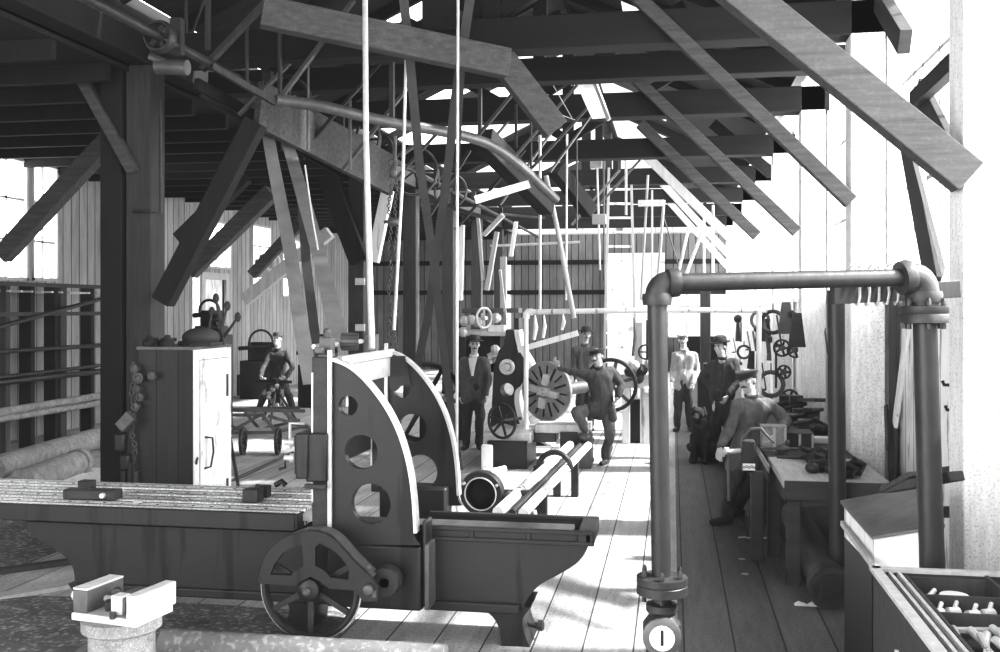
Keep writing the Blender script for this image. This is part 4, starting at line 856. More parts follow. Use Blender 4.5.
b = MB(); q = zc(172, 66, 9); b.tube([q+V((-.15, 0, 0)), q+V((.15, .0, -.02))], .07, 12).tube([zc(150, 56, 9), q], .04, 8); one('shaft_bearing', b, 'iron3', 'bright collar bearing at the end of the girder above the paired post', 'bearing')
pts = [zc(276, 100, 9.8), zc(300, 103, 9.9), zc(330, 108, 10), zc(383, 121, 10.4), zc(430, 129, 10.8), zc(468, 137, 11.2), zc(492, 146, 11.5), zc(520, 166, 11.9), zc(556, 200, 12.4)]
b = MB(); b.tube(smooth([tuple(p) for p in pts], 4), .06, 12); one('curved_pipe', b, 'iron3', 'thick pipe curving across the roof space over the planer and down to the right', 'pipe')
b = MB(); b.bar(zc(212, 66, 9.4), zc(276, 103, 9.8), .05, .06); one('channel_rail', b, 'gwood', 'double edged rail running down right to the curved pipe', 'rail')
b = MB(); b.bar(zc(258, 104, 10.2), zc(392, 176, 12.5), .08, .5, V((0, 0, 1))); one('plank_beam', b, 'hwood', 'deep grey plank beam slanting below the curved pipe', 'beam', bevel=.008)
b = MB(); b.bar(zc(196, 84, 10), zc(330, 160, 12), .06, .12).bar(zc(200, 95, 10), zc(345, 178, 12), .03, .04); one('channel_rail', b, 'dwood', 'dark rail below the deep grey plank beam', 'rail')
rods = [  # px0,py0,px1,py1,depth,width px,material,label
 (365, -5, 366, 140, 9.0, 6, 'steel', None), (366, 140, 373, 350, 7.3, 6, 'steel', None),
 (247, 20, 247, 86, 10, 4, 'gwood', 'short upright strut left of the roof diagonals'), (280, 20, 280, 98, 10, 5, 'gwood', 'upright strut over the start of the curved pipe'), (308, 50, 308, 150, 10.4, 3, 'iron3', 'thin hanger rod right of the upright strut'), (350, 100, 350, 170, 11, 4, 'iron3', 'thin hanger rod left of the bright pipe'),
 (392, 55, 392, 122, 10.6, 7, 'gwood', 'short thick hanger right of the bright pipe'), (208, -3, 208, 50, 9.6, 6, 'gwood', 'upright strut at the top left by the first diagonal'), (186, 0, 186, 48, 10.4, 4, 'gwood', 'upright strut left of the top left diagonals'),
 (202, 70, 268, 0, 9.7, 8, 'gwood', 'broad diagonal lath at the top left corner of the shafting'), (276, 104, 354, 0, 9.9, 6, 'iron3', 'flat drilled bar rising right from the curved pipe'), (239, 115, 336, 16, 10.2, 5, 'iron3', 'thin drilled bar crossing behind the flat drilled one'), (304, 150, 380, 63, 11, 5, 'iron2', 'dark bar rising to the right beyond the drilled bars'), (343, 170, 456, 26, 11.2, 5, 'iron3', 'long bar rising to the right across the bright pipe'), (186, 50, 204, 0, 10.6, 3, 'gwood', 'thin lath at the upper left'),
 (472, 143, 548, 51, 11.4, 5, 'gwood', 'belt shifter pole nearest the end of the pale timber'), (512, 160, 577, 85, 12, 4, 'gwood', 'second belt shifter pole'), (532, 168, 591, 104, 12.6, 4, 'gwood', 'third belt shifter pole reaching the white hanging board'), (550, 172, 590, 117, 13, 3, 'iron3', 'fourth thin belt shifter pole'),
 (480, 73, 480, 140, 12, 6, 'gwood', 'square hanger under the nearest tie beam'), (516, 104, 516, 148, 12.5, 4, 'iron2', 'dark hanger in front of the far skylight'), (531, 120, 531, 178, 13, 2.5, 'iron2', 'thin dark rod before the skylight'), (540, 135, 540, 310, 13.5, 3, 'steel', 'bright thin rod reaching down to the white pipe rail'), (567, 134, 566, 300, 15, 2.2, 'steel', 'bright thin rod right of the leaning white pole'), (577, 140, 577, 230, 16, 1.6, 'iron3', 'thinnest rod beside the leaning white pole'), (597, 160, 600, 270, 18, 2, 'steel', 'thin bright rod left of the ladder'), (604, 150, 604, 280, 18.5, 2, 'iron3', 'thin grey rod close to the left side of the ladder'), (626, 150, 626, 215, 17.5, 2.5, 'steel', 'thin rod in front of the ladder'), (648, 175, 641, 300, 18, 2.5, 'lwood', 'pale slanting rod right of the ladder'), (652, 190, 652, 300, 18, 2, 'steel', 'thin upright rod right of the ladder'), (664, 200, 657, 290, 18, 3, 'lwood', 'pale slanting rod above the left elbow of the pipe frame'), (690, 222, 678, 275, 18, 3, 'white', 'white slanting rod right of the left elbow'), (702, 232, 686, 275, 18, 3.5, 'white', 'second white slanting rod right of the left elbow'), (704, 216, 704, 275, 19, 2.5, 'steel', 'bright upright rod by the far window'), (713, 205, 713, 275, 19, 3, 'white', 'white upright rod nearest the windows'), (664, 218, 680, 270, 20, 1.4, 'iron3', 'thinnest slanting wire above the left elbow'),
 (546, 176, 558, 230, 13.6, 6, 'lwood', None), (558, 230, 577, 338, 13.4, 6, 'lwood', None),
 (475, 200, 529, 184, 12, 8, 'white', 'flat white board slanting across below the shafting'), (516, 222, 511, 256, 13, 6, 'white', 'short white board hanging below the slanting one'), (503, 215, 484, 235, 12.5, 7, 'lwood', 'pale board end left of the short white board'), (497, 232, 487, 290, 14, 7, 'lwood', 'pale hanging board above the bench machine'), (478, 216, 483, 280, 14, 5, 'lwood', 'pale narrow board left of the hanging one'), (462, 225, 460, 300, 14, 8, 'white', 'white upright strip behind the thin bright rod'), (500, 270, 506, 320, 14.5, 4, 'lwood', 'pale narrow strip beside the back post'),
 (484, 150, 560, 60, 13.4, 3, 'iron3', 'long thin diagonal rod behind the shifter poles'), (500, 205, 560, 120, 14.5, 3, 'iron3', 'thin rod crossing to the left of the ladder'), (590, 215, 640, 160, 19, 2.5, 'iron2', 'dark thin rod crossing the ladder'), (572, 225, 620, 170, 18, 2.5, 'iron3', 'thin diagonal rod left of the ladder top'), (430, 215, 470, 150, 13, 5, 'iron2', 'dark diagonal bar behind the crossed belts'), (455, 230, 525, 150, 13.4, 4, 'iron2', 'dark diagonal bar below the curved pipe'), (395, 180, 440, 130, 12.5, 4, 'iron3', 'thin diagonal bar above the chain'), (500, 214, 545, 218, 14.5, 2.5, 'iron3', 'thin level rod under the shafting'), (425, 200, 500, 222, 13.5, 4, 'iron2', 'dark sloping rod under the shafting'), (490, 246, 580, 242, 17, 2.5, 'lwood', 'level pale rod on the end wall'),
]
for i, (a0, a1, b0, b1, d, w_, m, lab) in enumerate(rods):
    if lab is None: continue
    p = zc(a0, a1, d); q = zc(b0, b1, d*1.01); r_ = w_*d/F/2; b = MB()
    if w_ >= 4: b.bar(p, q, r_*1.2, r_*2, V((0, 1, 0)) if abs((q-p).normalized().z) > .5 else V((0, 0, 1)))
    else: b.tube([p, q], r_, 8)
    one('hanging_rod' if w_ < 4 else 'lath', b, m, lab, 'rod' if w_ < 4 else 'lath')
b = MB(); b.tube([zc(365, -12, 7.6), zc(366, 140, 7.2), zc(372, 349, 6.6)], .021, 12); one('bright_pipe', b, 'steel', 'bright vertical pipe reaching from the roof down to the top of the planer', 'pipe')
b = MB(); b.tube([zc(546, 176, 13.6), zc(558, 232, 13.5), zc(574, 318, 13.3)], .035, 10); one('leaning_pole', b, 'lwood', 'long pale pole slanting down from the shafting to the man in the round hat', 'pole')
def belt(pts, w_, m, label, name='drive_belt'):
    b = MB(); P = [V(p) for p in pts]; rows = []
    for i, p in enumerate(P):
        d = (P[min(i+1, len(P)-1)]-P[max(i-1, 0)]).normalized(); vw = (p-V((0, 0, HC))).normalized(); s_ = (V((1, .35, 0))-d*V((1, .35, 0)).dot(d)).normalized()*w_/2
        n_ = d.cross(s_).normalized()*.004; rows.append([p-s_-n_, p+s_-n_, p+s_+n_, p-s_+n_, p-s_-n_])
    b.grid(rows); return one(name, b, m, label, 'belt')
belt([zc(403, -8, 9), zc(410, 60, 9.2), zc(419, 160, 9.6), zc(434, 264, 10.2), zc(441, 330, 10.6), zc(455, 440, 11.4), zc(460, 470, 11.6)], .085, 'belt', 'long dark belt running from the roof down toward the felt hatted man')
belt([zc(471, -8, 9.2), zc(455, 100, 9.8), zc(449, 160, 10.2), zc(428, 317, 11), zc(413, 385, 11.5)], .09, 'belt', 'long dark belt crossing the other one in an X above the planer')
belt([zc(456, 190, 11), zc(463, 60, 10), zc(470, 0, 9.5)], .05, 'gwood', 'narrow grey belt beside the crossing one')
belt([zc(262, 98, 10.8), zc(272, 158, 10.5), zc(290, 250, 9.6), zc(300, 320, 8.8), zc(311, 384, 8.2)], .13, 'beltl', 'broad pale belt dropping to the floor just left of the planer column')
belt([zc(276, 106, 11), zc(292, 158, 10.8), zc(318, 250, 9), zc(330, 300, 8), zc(341, 345, 7)], .13, 'beltl', 'broad pale belt dropping to the gear on top of the planer')
belt([zc(300, 175, 11.4), zc(306, 260, 10.8), zc(322, 395, 10)], .1, 'belt', 'dark belt behind the two pale ones')
b = MB(); b.tube([zc(458, -5, 8.6), zc(457, 250, 8.6), zc(457, 512, 8.5)], .013, 8); one('bright_rod', b, 'steel', 'thin bright rod hanging the full height left of the hatted man', 'rod')
b = MB(); b.tube([zc(406, 60, 9.3), zc(403, 170, 9.3), zc(394, 330, 9.3)], .016, 8); one('bright_rod', b, 'steel', 'thin bright rod hanging right of the chain', 'rod')
b = MB(); b.tube([zc(305, 165, 9), zc(312, 215, 9), zc(318, 250, 9), zc(326, 280, 8.8), zc(332, 315, 8.5), zc(338, 336, 7.2)], .008, 6); one('hanging_rope', b, 'rope', 'thin pale rope hanging between the broad pale belts', 'rope')
for i, pts in enumerate([[(515, 18), (525, 35), (536, 50)], [(543, 15), (550, 40), (560, 65), (572, 86)], [(533, 60), (553, 85), (572, 118)], [(520, 90), (548, 110), (575, 120)]]):
    b = MB(); b.tube([zc(x, y_, 11+.2*i) for x, y_ in pts], .006, 6); one('slack_wire', b, 'rope', ['wire looping over the top of the nearest tie beam', 'longest wire hanging past the two nearest tie beams', 'wire leading to the white hanging board', 'lowest wire leading to the white hanging board'][i], 'wire')
# chain hoist
b = MB()
for s in (0, 1):
    for i in range(64):
        p = zc(390+6*s+1.2*math.sin(i*.5), 176+3.3*i, 10); b.ring(p, (0, 1, 0) if i % 2 else (1, 0, 0), .017, .006, 8, 5)
t = thing('chain_hoist', 'chain hoist hanging from the rail, its two chains falling left of the crossed belts', 'hoist', zc(393, 176, 10)); b.build('chain', 'iron3', t)
b = MB(); c = zc(393, 172, 10); b.ell(c, (.04, .04, .06)).ring(c+V((0, 0, .09)), (0, 1, 0), .04, .012, 16, 6); b.build('hoist_block', 'iron3', t); MB().ell(zc(393, 222, 10), (.06, .05, .045)).tube([zc(384, 222, 10), zc(402, 221, 10)], .016, 8).build('lower_block', 'iron3', t)
b = MB(); c = zc(395, 166, 10); b.tube([c, c+V((0, 0, .3))], .02, 8).tube([zc(400, 156, 10), zc(415, 146, 10), zc(418, 138, 10)], .02, 8); b.build('hook', 'iron3', t)
# white board with holes hanging under the second beam
q = zc(591, 100, 12.2); b = MB(); b.hexa([zc(577, 85, 12.2), zc(593, 82, 12.2), zc(608, 118, 12), zc(592, 119, 12), zc(577, 84, 12.3), zc(594, 81, 12.3), zc(609, 118, 12.1), zc(593, 118, 12.1)]); one('hanging_board', b, 'white', 'small white board hanging slanted under the second tie beam', 'board')
b = MB(); b.bar(zc(594, 80, 12.1), zc(609, 120, 11.9), .03, .05); one('batten', b, 'lwood', 'narrow batten on the right edge of the small white hanging board', 'batten')
# dark panel hanging at the top
b = MB(); a = zc(422, 3, 9.6); c = zc(458, 28, 9.6); b.box(a.x, a.y, c.z, c.x, a.y+.1, a.z+.2); one('hung_board', b, 'dwood', 'dark square panel high behind the crossed belts', 'panel')
# level light fittings: small grey blocks between the far beams
for i, (x0, y0, x1, y1) in enumerate([(590, 157, 602, 168), (592, 214, 606, 224), (607, 154, 636, 160), (638, 200, 664, 206)]):
    a = zc(x0, y0, 18); c = zc(x1, y1, 18); b = MB(); b.box(a.x, a.y, c.z, c.x, a.y+.12, a.z); one('roof_block', b, ['lwood', 'lwood', 'gwood', 'white'][i], ['small pale block under the far beams left of the ladder', 'pale rounded block lower left of the ladder top', 'grey panel behind the ladder top', 'white board end right of the ladder'][i], 'block', bevel=.01)
# ladder
t = thing('ladder', 'wooden ladder standing against the far beams in the middle of the end wall', 'ladder', gz(620, 410))
lt, lb_ = (zc(609, 168, 20.3), zc(631, 168, 20.3)), (zc(603, 412, 20.0), zc(637, 412, 20.0))
for p, q in zip(lt, lb_): MB().bar(p, V((q.x, q.y, 0)), .05, .09, V((0, 1, 0))).build('rail', 'lwood', t)
for k in range(17):
    f_ = (k+.5)/17; p = lt[0].lerp(V((lb_[0].x, lb_[0].y, 0)), f_); q = lt[1].lerp(V((lb_[1].x, lb_[1].y, 0)), f_); MB().bar(p, q, .05, .045).build('rung', 'white', t)
# white pipe rail in front of the end wall, board, hung white things
t = thing('white_pipe_rail', 'white painted pipe rail with one elbow, in front of the end wall over the lathe', 'pipe rail', gz(525, 465))
r1 = zc(526, 312, 13.6); r2 = zc(656, 310, 13.0)
MB().tube([r1+V((0, 0, -.06)), V((r1.x, r1.y, 0))], .033, 12).build('rail_upright', 'white', t); MB().tube([r1+V((.05, 0, 0)), r2, r2+V((1.4, .0, 0))], .036, 12).build('rail_pipe', 'white', t)
MB().tube([r1+V((0, 0, -.09)), r1+V((.005, 0, -.02)), r1+V((.02, 0, 0)), r1+V((.09, 0, 0))], .048, 14).build('elbow', 'white', t)
MB().tube([r2+V((1.3, 0, 0)), V((r2.x+1.3, r2.y, 0))], .033, 12).build('rail_upright', 'white', t)
b = MB(); b.bar(zc(518, 350, 14.2), zc(578, 333, 14.0), .03, .08); one('slanting_board', b, 'white', 'long white board slanting up to the man in the round hat', 'board')
for i, (px, y0, y1, w_) in enumerate([(535, 315, 340, 5), (544, 315, 338, 4), (563, 314, 330, 4), (634, 318, 356, 3)]):
    b = MB(); a = zc(px, y0, 14); c = zc(px-1, y1, 14); b.tube([a, a.lerp(c, .5)+V((.02, 0, 0)), c], [.01, w_*.007, .02], 8); one('hung_cloth', b, 'white' if i < 3 else 'iron3', ['white rag hung from the left end of the white pipe rail', 'second white rag on the white pipe rail', 'third white rag, by the leaning pole', 'dark strip hung right of the ladder'][i], 'rag')
# whitewashed partition at the right of the end wall
b = MB(); a = zc(601, 300, 30); c = zc(664, 300, 30); b.box(a.x, YB-.3, 0, c.x, YB-.2, 3.9); one('pale_partition', b, 'wwall', 'whitewashed boarded partition behind the ladder against the end wall', 'partition')
b = MB(); b.box(.2, YB-1.2, 0, 1.5, YB-.7, 1.2); one('dark_crate', b, 'dwood', 'dark low crate by the end wall under the far window', 'crate')
# ================================================================ LATHE AND MACHINES IN THE MIDDLE
t = thing('facing_lathe', 'big lathe with a slotted round face plate in the middle of the shop', 'lathe', gz(545, 462))
dF = 13.9; fc = zc(548, 391, dF); nrm = V((-.47, -.88, 0)).normalized()
disc = MB().lathe([(.40, .0), (.415, .01), (.415, .05), (.405, .06), (.38, .055), (.375, .06)], fc, nrm, 40).build('face_plate', 'plate', t)
x_, y_, d_ = frame(nrm); b = MB()
for k in range(16):
    a = 2*PI*k/16+.1; e = x_*math.cos(a)+y_*math.sin(a); r0 = .16 if k % 2 else .2; b.bar(fc+d_*.063+e*r0, fc+d_*.063+e*.36, .022 if k % 2 == 0 else .03, .008, d_)
b.build('slot', 'iron', disc)
b = MB(); b.lathe([(.07, .06), (.07, .12), (.04, .13)], fc, nrm, 18)
for k in range(4): a = PI/2*k+.2; e = x_*math.cos(a)+y_*math.sin(a); b.bar(fc+d_*.1+e*.09, fc+d_*.1+e*.24, .09, .07, d_)
b.build('chuck_jaw', 'steel', disc, bevel=.006)
b = MB(); b.tube([fc+d_*.12, fc+d_*.2], .035, 12).bar(fc+d_*.09-x_*.12, fc+d_*.09+x_*.12, .1, .05, d_); b.build('clamp', 'steel', disc)
b = MB(); b.tube([fc, fc-nrm*.9], .09, 16); b.build('spindle', 'iron3', t)
# headstock casting
prof = [(492, 402), (494, 365), (499, 350), (504, 345), (506, 330), (514, 330), (517, 345), (522, 355), (528, 368), (522, 384), (515, 392), (516, 410), (525, 432), (548, 446), (500, 446), (490, 430)]
hp = yp(510, 420, 14.05).y; hs = [circ(yp(507, 385+5, hp).x, yp(507, 385+5, hp).z, .1, 16)]
hd = plate('headstock_frame', [(yp(a, c_, hp).x, yp(a, c_, hp).z) for a, c_ in prof], hs, hp, .35, 'iron', t)
b = MB(); pr = smooth([(514, 330), (517, 345), (522, 355), (528, 368), (522, 384), (515, 392), (516, 410), (525, 432), (548, 446)], 4)
b.grid([[yp(x, y_2, hp)+V((0, -.02, 0)), yp(x+5, y_2, hp)+V((0, -.02, 0)), yp(x+5, y_2, hp)+V((0, .36, 0))] for x, y_2 in pr]); b.build('frame_edge', 'white', hd)
c = yp(507, 367, hp-.02); MB().ring(c, (0, 1, 0), .085, .03, 24, 8).lathe([(.05, 0), (.05, .04)], c, (0, -1, 0), 18).build('bearing', 'steel', hd)
# hand wheel
c = zc(502, 421, 13.3); c = zc(502, 421, 13.0); hw = MB().ring(c, nrm, .22, .019, 36, 8).build('hand_wheel', 'iron2', t); b = MB()
for k in range(6): a = PI/3*k+.2; e = x_*math.cos(a)+y_*math.sin(a); b.bar(c, c+e*.2, .028, .02, nrm)
b.lathe([(.04, -.04), (.045, .0), (.03, .05)], c, nrm, 14).tube([c, c-nrm*.4], .025, 8); b.build('spoke', 'iron2', hw)
# bed blocks
def blk(x0, y0, x1, y1, d, dep, m, name, par=None, lab=None, bev=.01, floor=False):
    a = zc(x0, y1, d); c = zc(x1, y0, d); b = MB(); b.box(a.x, a.y, 0 if floor else a.z, c.x, a.y+dep, c.z); return b.build(name, m, par, bevel=bev) if par else one(name, b, m, lab, 'block', bevel=bev)
blk(484, 432, 532, 442, 13.2, 1.0, 'steel', 'bed_top', t); blk(487, 441, 528, 460, 13.1, .9, 'iron', 'bed_base', t, floor=True)
blk(560, 432, 578, 470, 13.2, .5, 'iron2', 'carriage_pedestal', t, floor=True); blk(535, 424, 590, 433, 13.3, .5, 'steel', 'cross_slide', t); blk(528, 432, 556, 442, 13.4, .6, 'iron3', 'saddle', t)
for i in range(6): q = zc(582+(i % 3)*4, 436+(i//3)*14+i*2, 13.1); MB().lathe([(.03, -.05), (.05, 0), (.03, .05)], q, V((1, i % 2-.4, .2)), 12).build('feed_gear', 'iron3', t)
r0, r1_ = gz(570, 445, .45), gz(498, 512, .35)
for dx, m, rr in ((0, 'white', .05), (.22, 'white', .045), (.12, 'iron2', .03)):
    b = MB(); b.tube([r0+V((dx, 0, 0)), r1_+V((dx, 0, 0))], rr, 12); b.build('lathe_bar', m, t)
for f_ in (.25, .75):
    p = r0.lerp(r1_, f_); MB().box(p.x-.03, p.y-.05, 0, p.x+.05, p.y+.05, p.z).box(p.x+.17, p.y-.05, 0, p.x+.25, p.y+.05, p.z).build('bar_leg', 'iron2', t, bevel=.01)
p = r0.lerp(r1_, .42); MB().ring(p+V((.1, -.02, .0)), (0, 1, 0), .17, .03, 20, 8, a0=0, a1=PI).bar(p+V((-.1, 0, -.25)), p+V((-.1, 0, .02)), .05, .05).build('steady_bracket', 'iron2', t)
p = gz(557, 494, .0); MB().tube([zc(548, 468, 11.4), zc(555, 470, 11.4), zc(558, 494, 11.4), zc(569, 495, 11.4)], .014, 8).build('crank_handle', 'iron', t)
# ring machine in front, behind the planer
t = thing('ring_chuck', 'dark open ring with bolts on a low stand, just behind the planer bed', 'chuck', gz(483, 520))
dR = 9.3; c = zc(482, 493, dR); n2 = V((-.1, -1, 0)).normalized(); rc = MB().lathe([(.155, -.06), (.205, -.06), (.215, 0), (.2, .05), (.155, .05), (.15, 0), (.155, -.06)], c, n2, 32).build('ring', 'iron2', t)
MB().ring(c+n2*.055, n2, .15, .008, 30, 6).build('bright_lip', 'steel', rc); MB().lathe([(.13, -.12), (.13, -.1)], c, n2, 28).build('back_disc', 'iron', t)
for k in range(3): a = 2*PI*k/3+.5; q = c+V((math.cos(a)*.18, 0, math.sin(a)*.18)); MB().lathe([(.014, 0), (.014, .08)], q, n2, 8).build('ring_bolt', 'steel', rc)
b = MB(); b.box(c.x-.12, c.y-.05, 0, c.x+.12, c.y+.15, c.z-.17); b.build('stand', 'iron2', t, bevel=.01)
for px, py, r_ in ((509, 496, .045), (525, 501, .05)): q = zc(px, py, dR-.05); MB().lathe([(r_, -.03), (r_, .05), (r_*.5, .06)], q, n2, 16).build('small_pulley', 'iron3', t, bevel=.003)
MB().box(zc(500, 508, dR).x, c.y+.0, zc(500, 508, dR).z, zc(532, 488, dR).x, c.y+.1, zc(532, 490, dR).z).build('side_plate', 'iron2', t, bevel=.02)
MB().bar(zc(503, 506, dR), gz(522, 522), .05, .04).bar(zc(530, 505, dR), gz(534, 520), .04, .04).build('foot_bar', 'steel', t)
MB().tube([zc(528, 508, dR), zc(538, 508, dR), zc(540, 516, dR), zc(537, 505, dR)], .018, 8).build('handle', 'iron', t)
b = MB(); b.bar(zc(487, 445, 12.3), gz(487, 477), .14, .08, V((0, 1, 0))); b.bar(zc(500, 470, 12), gz(462, 478), .3, .08); one('cast_support', b, 'white', 'pale leg casting between the ring and the hatted man', 'casting', bevel=.02)
# bench machine with pump handle and wheels above the hatted man
t = thing('overhead_machine', 'tall machine frame with a small hand wheel above and right of the hatted man', 'machine', gz(485, 440))
dO = 15.3
for (x0, y0, x1, y1), m in (((458, 318, 466, 440), 'iron'), ((514, 318, 519, 440), 'iron'), ((458, 330, 518, 336), 'steel'), ((462, 308, 520, 313), 'iron3')): blk(x0, y0, x1, y1, dO, .4, m, 'frame_member', t)
blk(487, 325, 505, 332, dO-.1, .2, 'white', 'white_plate', t); blk(466, 336, 514, 372, dO+.4, .3, 'iron', 'dark_back', t)
for i, (px, py) in enumerate([(464, 321), (471, 320), (477, 322), (463, 332), (495, 350), (496, 318)]): q = zc(px, py, dO-.15); MB().lathe([(.05, -.06), (.08, -.02), (.08, .03), (.04, .07)], q, V((1, .3*(i % 3), 0)), 14).build('knob', 'steel', t)
q = zc(484, 318, dO-.3); MB().ring(q, (.8, -.6, 0), .15, .02, 28, 6).bar(q+V((0, 0, -.15)), q+V((0, 0, .15)), .03, .02).lathe([(.03, -.05), (.03, .05)], q, (.8, -.6, 0), 12).build('hand_wheel', 'steel', t)
MB().tube([zc(488, 357, dO-.1), zc(504, 350, dO-.1)], .05, 12).tube([zc(488, 363, dO-.1), zc(504, 357, dO-.1)], .03, 12).build('roll', 'white', t)
MB().box(zc(500, 268, 15.6).x, zc(500, 268, 15.6).y, 1.4, zc(506, 268, 15.6).x, zc(506, 268, 15.6).y+.1, 2.9).build('upright', 'lwood', t)
# big belt wheel behind the planer housings
t = thing('belt_wheel', 'large dark spoked belt wheel behind the curved housing, left of the hatted man', 'wheel', gz(437, 447)); c = zc(424, 402, 15.6); wr = MB().ring(c, (.5, -1, 0), .6, .05, 44, 8, flat=1.6).build('rim', 'iron', t)
for k in range(6): a = PI/3*k; xx_, yy_, dd_ = frame(V((.5, -1, 0))); e = xx_*math.cos(a)+yy_*math.sin(a); MB().tube([c, c+e*.6], [.05, .03], 8).build('spoke', 'iron2', t)
MB().lathe([(.09, -.12), (.12, 0), (.09, .12)], c, (.5, -1, 0), 16).build('hub', 'steel', t); MB().box(c.x-.1, c.y+.1, 0, c.x+.1, c.y+.4, c.z).build('pedestal', 'iron', t, bevel=.01)
t = thing('gear_stand', 'pale ribbed gear casting between the big belt wheel and the hatted man', 'gear', gz(448, 450))
for i in range(7): q = zc(448, 392+7*i, 15.4); MB().lathe([(.05, -.02), (.1, -.02), (.1, .03), (.05, .03)], q, V((.2, -.2, 1)), 16).build('gear_ring', 'steel' if i % 2 else 'iron2', t)
a = zc(448, 440, 15.4); MB().box(a.x-.2, a.y-.1, 0, a.x+.16, a.y+.2, .2).build('base', 'iron2', t, bevel=.01); MB().tube([V((a.x, a.y, 0)), V((a.x, a.y, 1.05))], .045, 10).build('column', 'iron2', t)
# second machine right of the leaning man
t = thing('wheel_press', 'machine with a large hand wheel, right of the leaning man', 'machine', gz(630, 450)); dW = 15.5
c = zc(611, 385, dW-.5); MB().ring(c, (-.2, -1, 0), .38, .03, 40, 8).build('large_wheel', 'iron', t); b = MB()
for k in range(6): a = PI/3*k+.3; b.bar(c, c+V((math.cos(a)*.36, 0, math.sin(a)*.36)), .05, .03, V((0, 1, 0)))
b.lathe([(.06, -.06), (.07, .06)], c, (0, -1, 0), 14); b.build('wheel_spoke', 'iron3', t)
blk(616, 374, 652, 388, dW, .6, 'steel', 'machine_table', t); blk(622, 388, 630, 425, dW, .4, 'white', 'leg', t, floor=True); blk(640, 388, 650, 430, dW, .4, 'white', 'leg', t, floor=True); blk(630, 400, 641, 432, dW+.1, .3, 'iron', 'dark_panel', t, floor=True)
for i, (px, py) in enumerate([(634, 366), (642, 370), (650, 364), (638, 378), (647, 392), (630, 372)]): q = zc(px, py, dW-.1); MB().lathe([(.04, -.06), (.09, -.01), (.09, .02), (.04, .07)], q, V((.3*(i % 2), -1, .4*(i % 3))), 14).build('fitting', 'iron2' if i % 2 else 'steel', t)
q = zc(646, 352, dW-.1); MB().ring(q, (0, 1, 0), .11, .015, 24, 6).bar(q+V((-.11, 0, 0)), q+V((.11, 0, 0)), .02, .02).build('small_wheel', 'iron2', t); blk(636, 322, 643, 375, dW+.2, .15, 'lwood', 'column', t); blk(646, 320, 652, 368, dW+.3, .12, 'iron2', 'column', t)
# dark machine behind the two standing men
b = MB(); c = gz(712, 425); b.box(c.x-.25, c.y, 0, c.x+.35, c.y+.6, .95).box(c.x-.15, c.y, .95, c.x+.1, c.y+.4, 1.1); one('dark_cupboard', b, 'bench', 'low dark cupboard behind the man with his hand on his hip', 'cupboard', bevel=.01)
b = MB(); c = zc(706, 345, 22); b.box(c.x-.12, c.y, 0, c.x+.1, c.y+.3, 2.6); one('pale_post_stump', b, 'gwood', 'grey post behind the shoulder of the man with his hand on his hip', 'post', bevel=.01)

# more tools hung along the window wall and laid on the long bench
rg = random.Random(77); kinds = ['iron2', 'gwood', 'iron3', 'lwood']
def hung(px, py, h, k):
    c = xp(px, py, 1.55); b = MB(); r_ = h*.12
    if k % 4 == 0: b.tube([c+V((0, 0, h/2)), c+V((0, 0, -h/2))], [r_*.5, r_], 8).ell(c+V((0, 0, h/2)), (r_*1.6, r_, r_*1.6), 8, 6); n, cat = 'hung_hammer', 'tool'
    elif k % 4 == 1: b.ring(c, (.3, 1, 0), h*.35, h*.07, 16, 6).bar(c+V((0, 0, h*.3)), c+V((0, 0, h*.6)), .02, .02); n, cat = 'hung_ring', 'ring'
    elif k % 4 == 2: b.bar(c+V((-.02, 0, h/2)), c+V((.05, 0, -h/2)), .05, .02).tube([c+V((.05, 0, -h/2)), c+V((-.05, 0, -h*.55))], .02, 6); n, cat = 'hung_square', 'tool'
    else: b.prism([(-h*.2, -h*.4), (h*.2, -h*.4), (h*.1, h*.4), (-h*.1, h*.4)], c, (1, 0, 0), (0, 0, 1), (0, .03, 0)); n, cat = 'hung_pattern', 'pattern'
    return n, cat, b
lab = {'hung_hammer': 'long handled tool hung on the far part of the window wall', 'hung_ring': 'small ring hung on the far part of the window wall', 'hung_square': 'bent iron bar hung on the far part of the window wall', 'hung_pattern': 'tapering flat pattern hung on the far part of the window wall'}
for i, (px, py) in enumerate([(738, 330), (744, 352), (748, 340), (752, 362), (757, 338), (760, 320), (763, 376), (766, 330), (769, 350), (773, 322), (778, 330), (786, 318), (792, 326), (740, 372), (734, 345), (797, 330), (750, 385), (771, 384)]):
    n, cat, b = hung(px, py, rg.uniform(.3, .6), i); one(n, b, kinds[i % 3], lab[n], cat, cat+'s hung on the far window wall')
for i, (px, py) in enumerate([(792, 424), (800, 420), (806, 428), (796, 412), (786, 408), (812, 418)]):
    c = gz(px, py, BZ-.02); b = MB(); b.box(c.x-.08, c.y-.08, c.z, c.x+.08, c.y+.1, c.z+rg.uniform(.08, .25)).tube([c+V((-.15, -.1, .05)), c+V((.12, -.1, .12))], .025, 8); one('bench_clutter', b, kinds[i % 3], ['small dark casting at the left of the long bench under the pulleys', 'casting beside the whitewashed post on the long bench', 'grey casting nearest the low dark box', 'further casting below the lowest pulley', 'furthest casting on the long bench', 'casting right of the post foot on the long bench'][i], 'casting', bevel=.008)
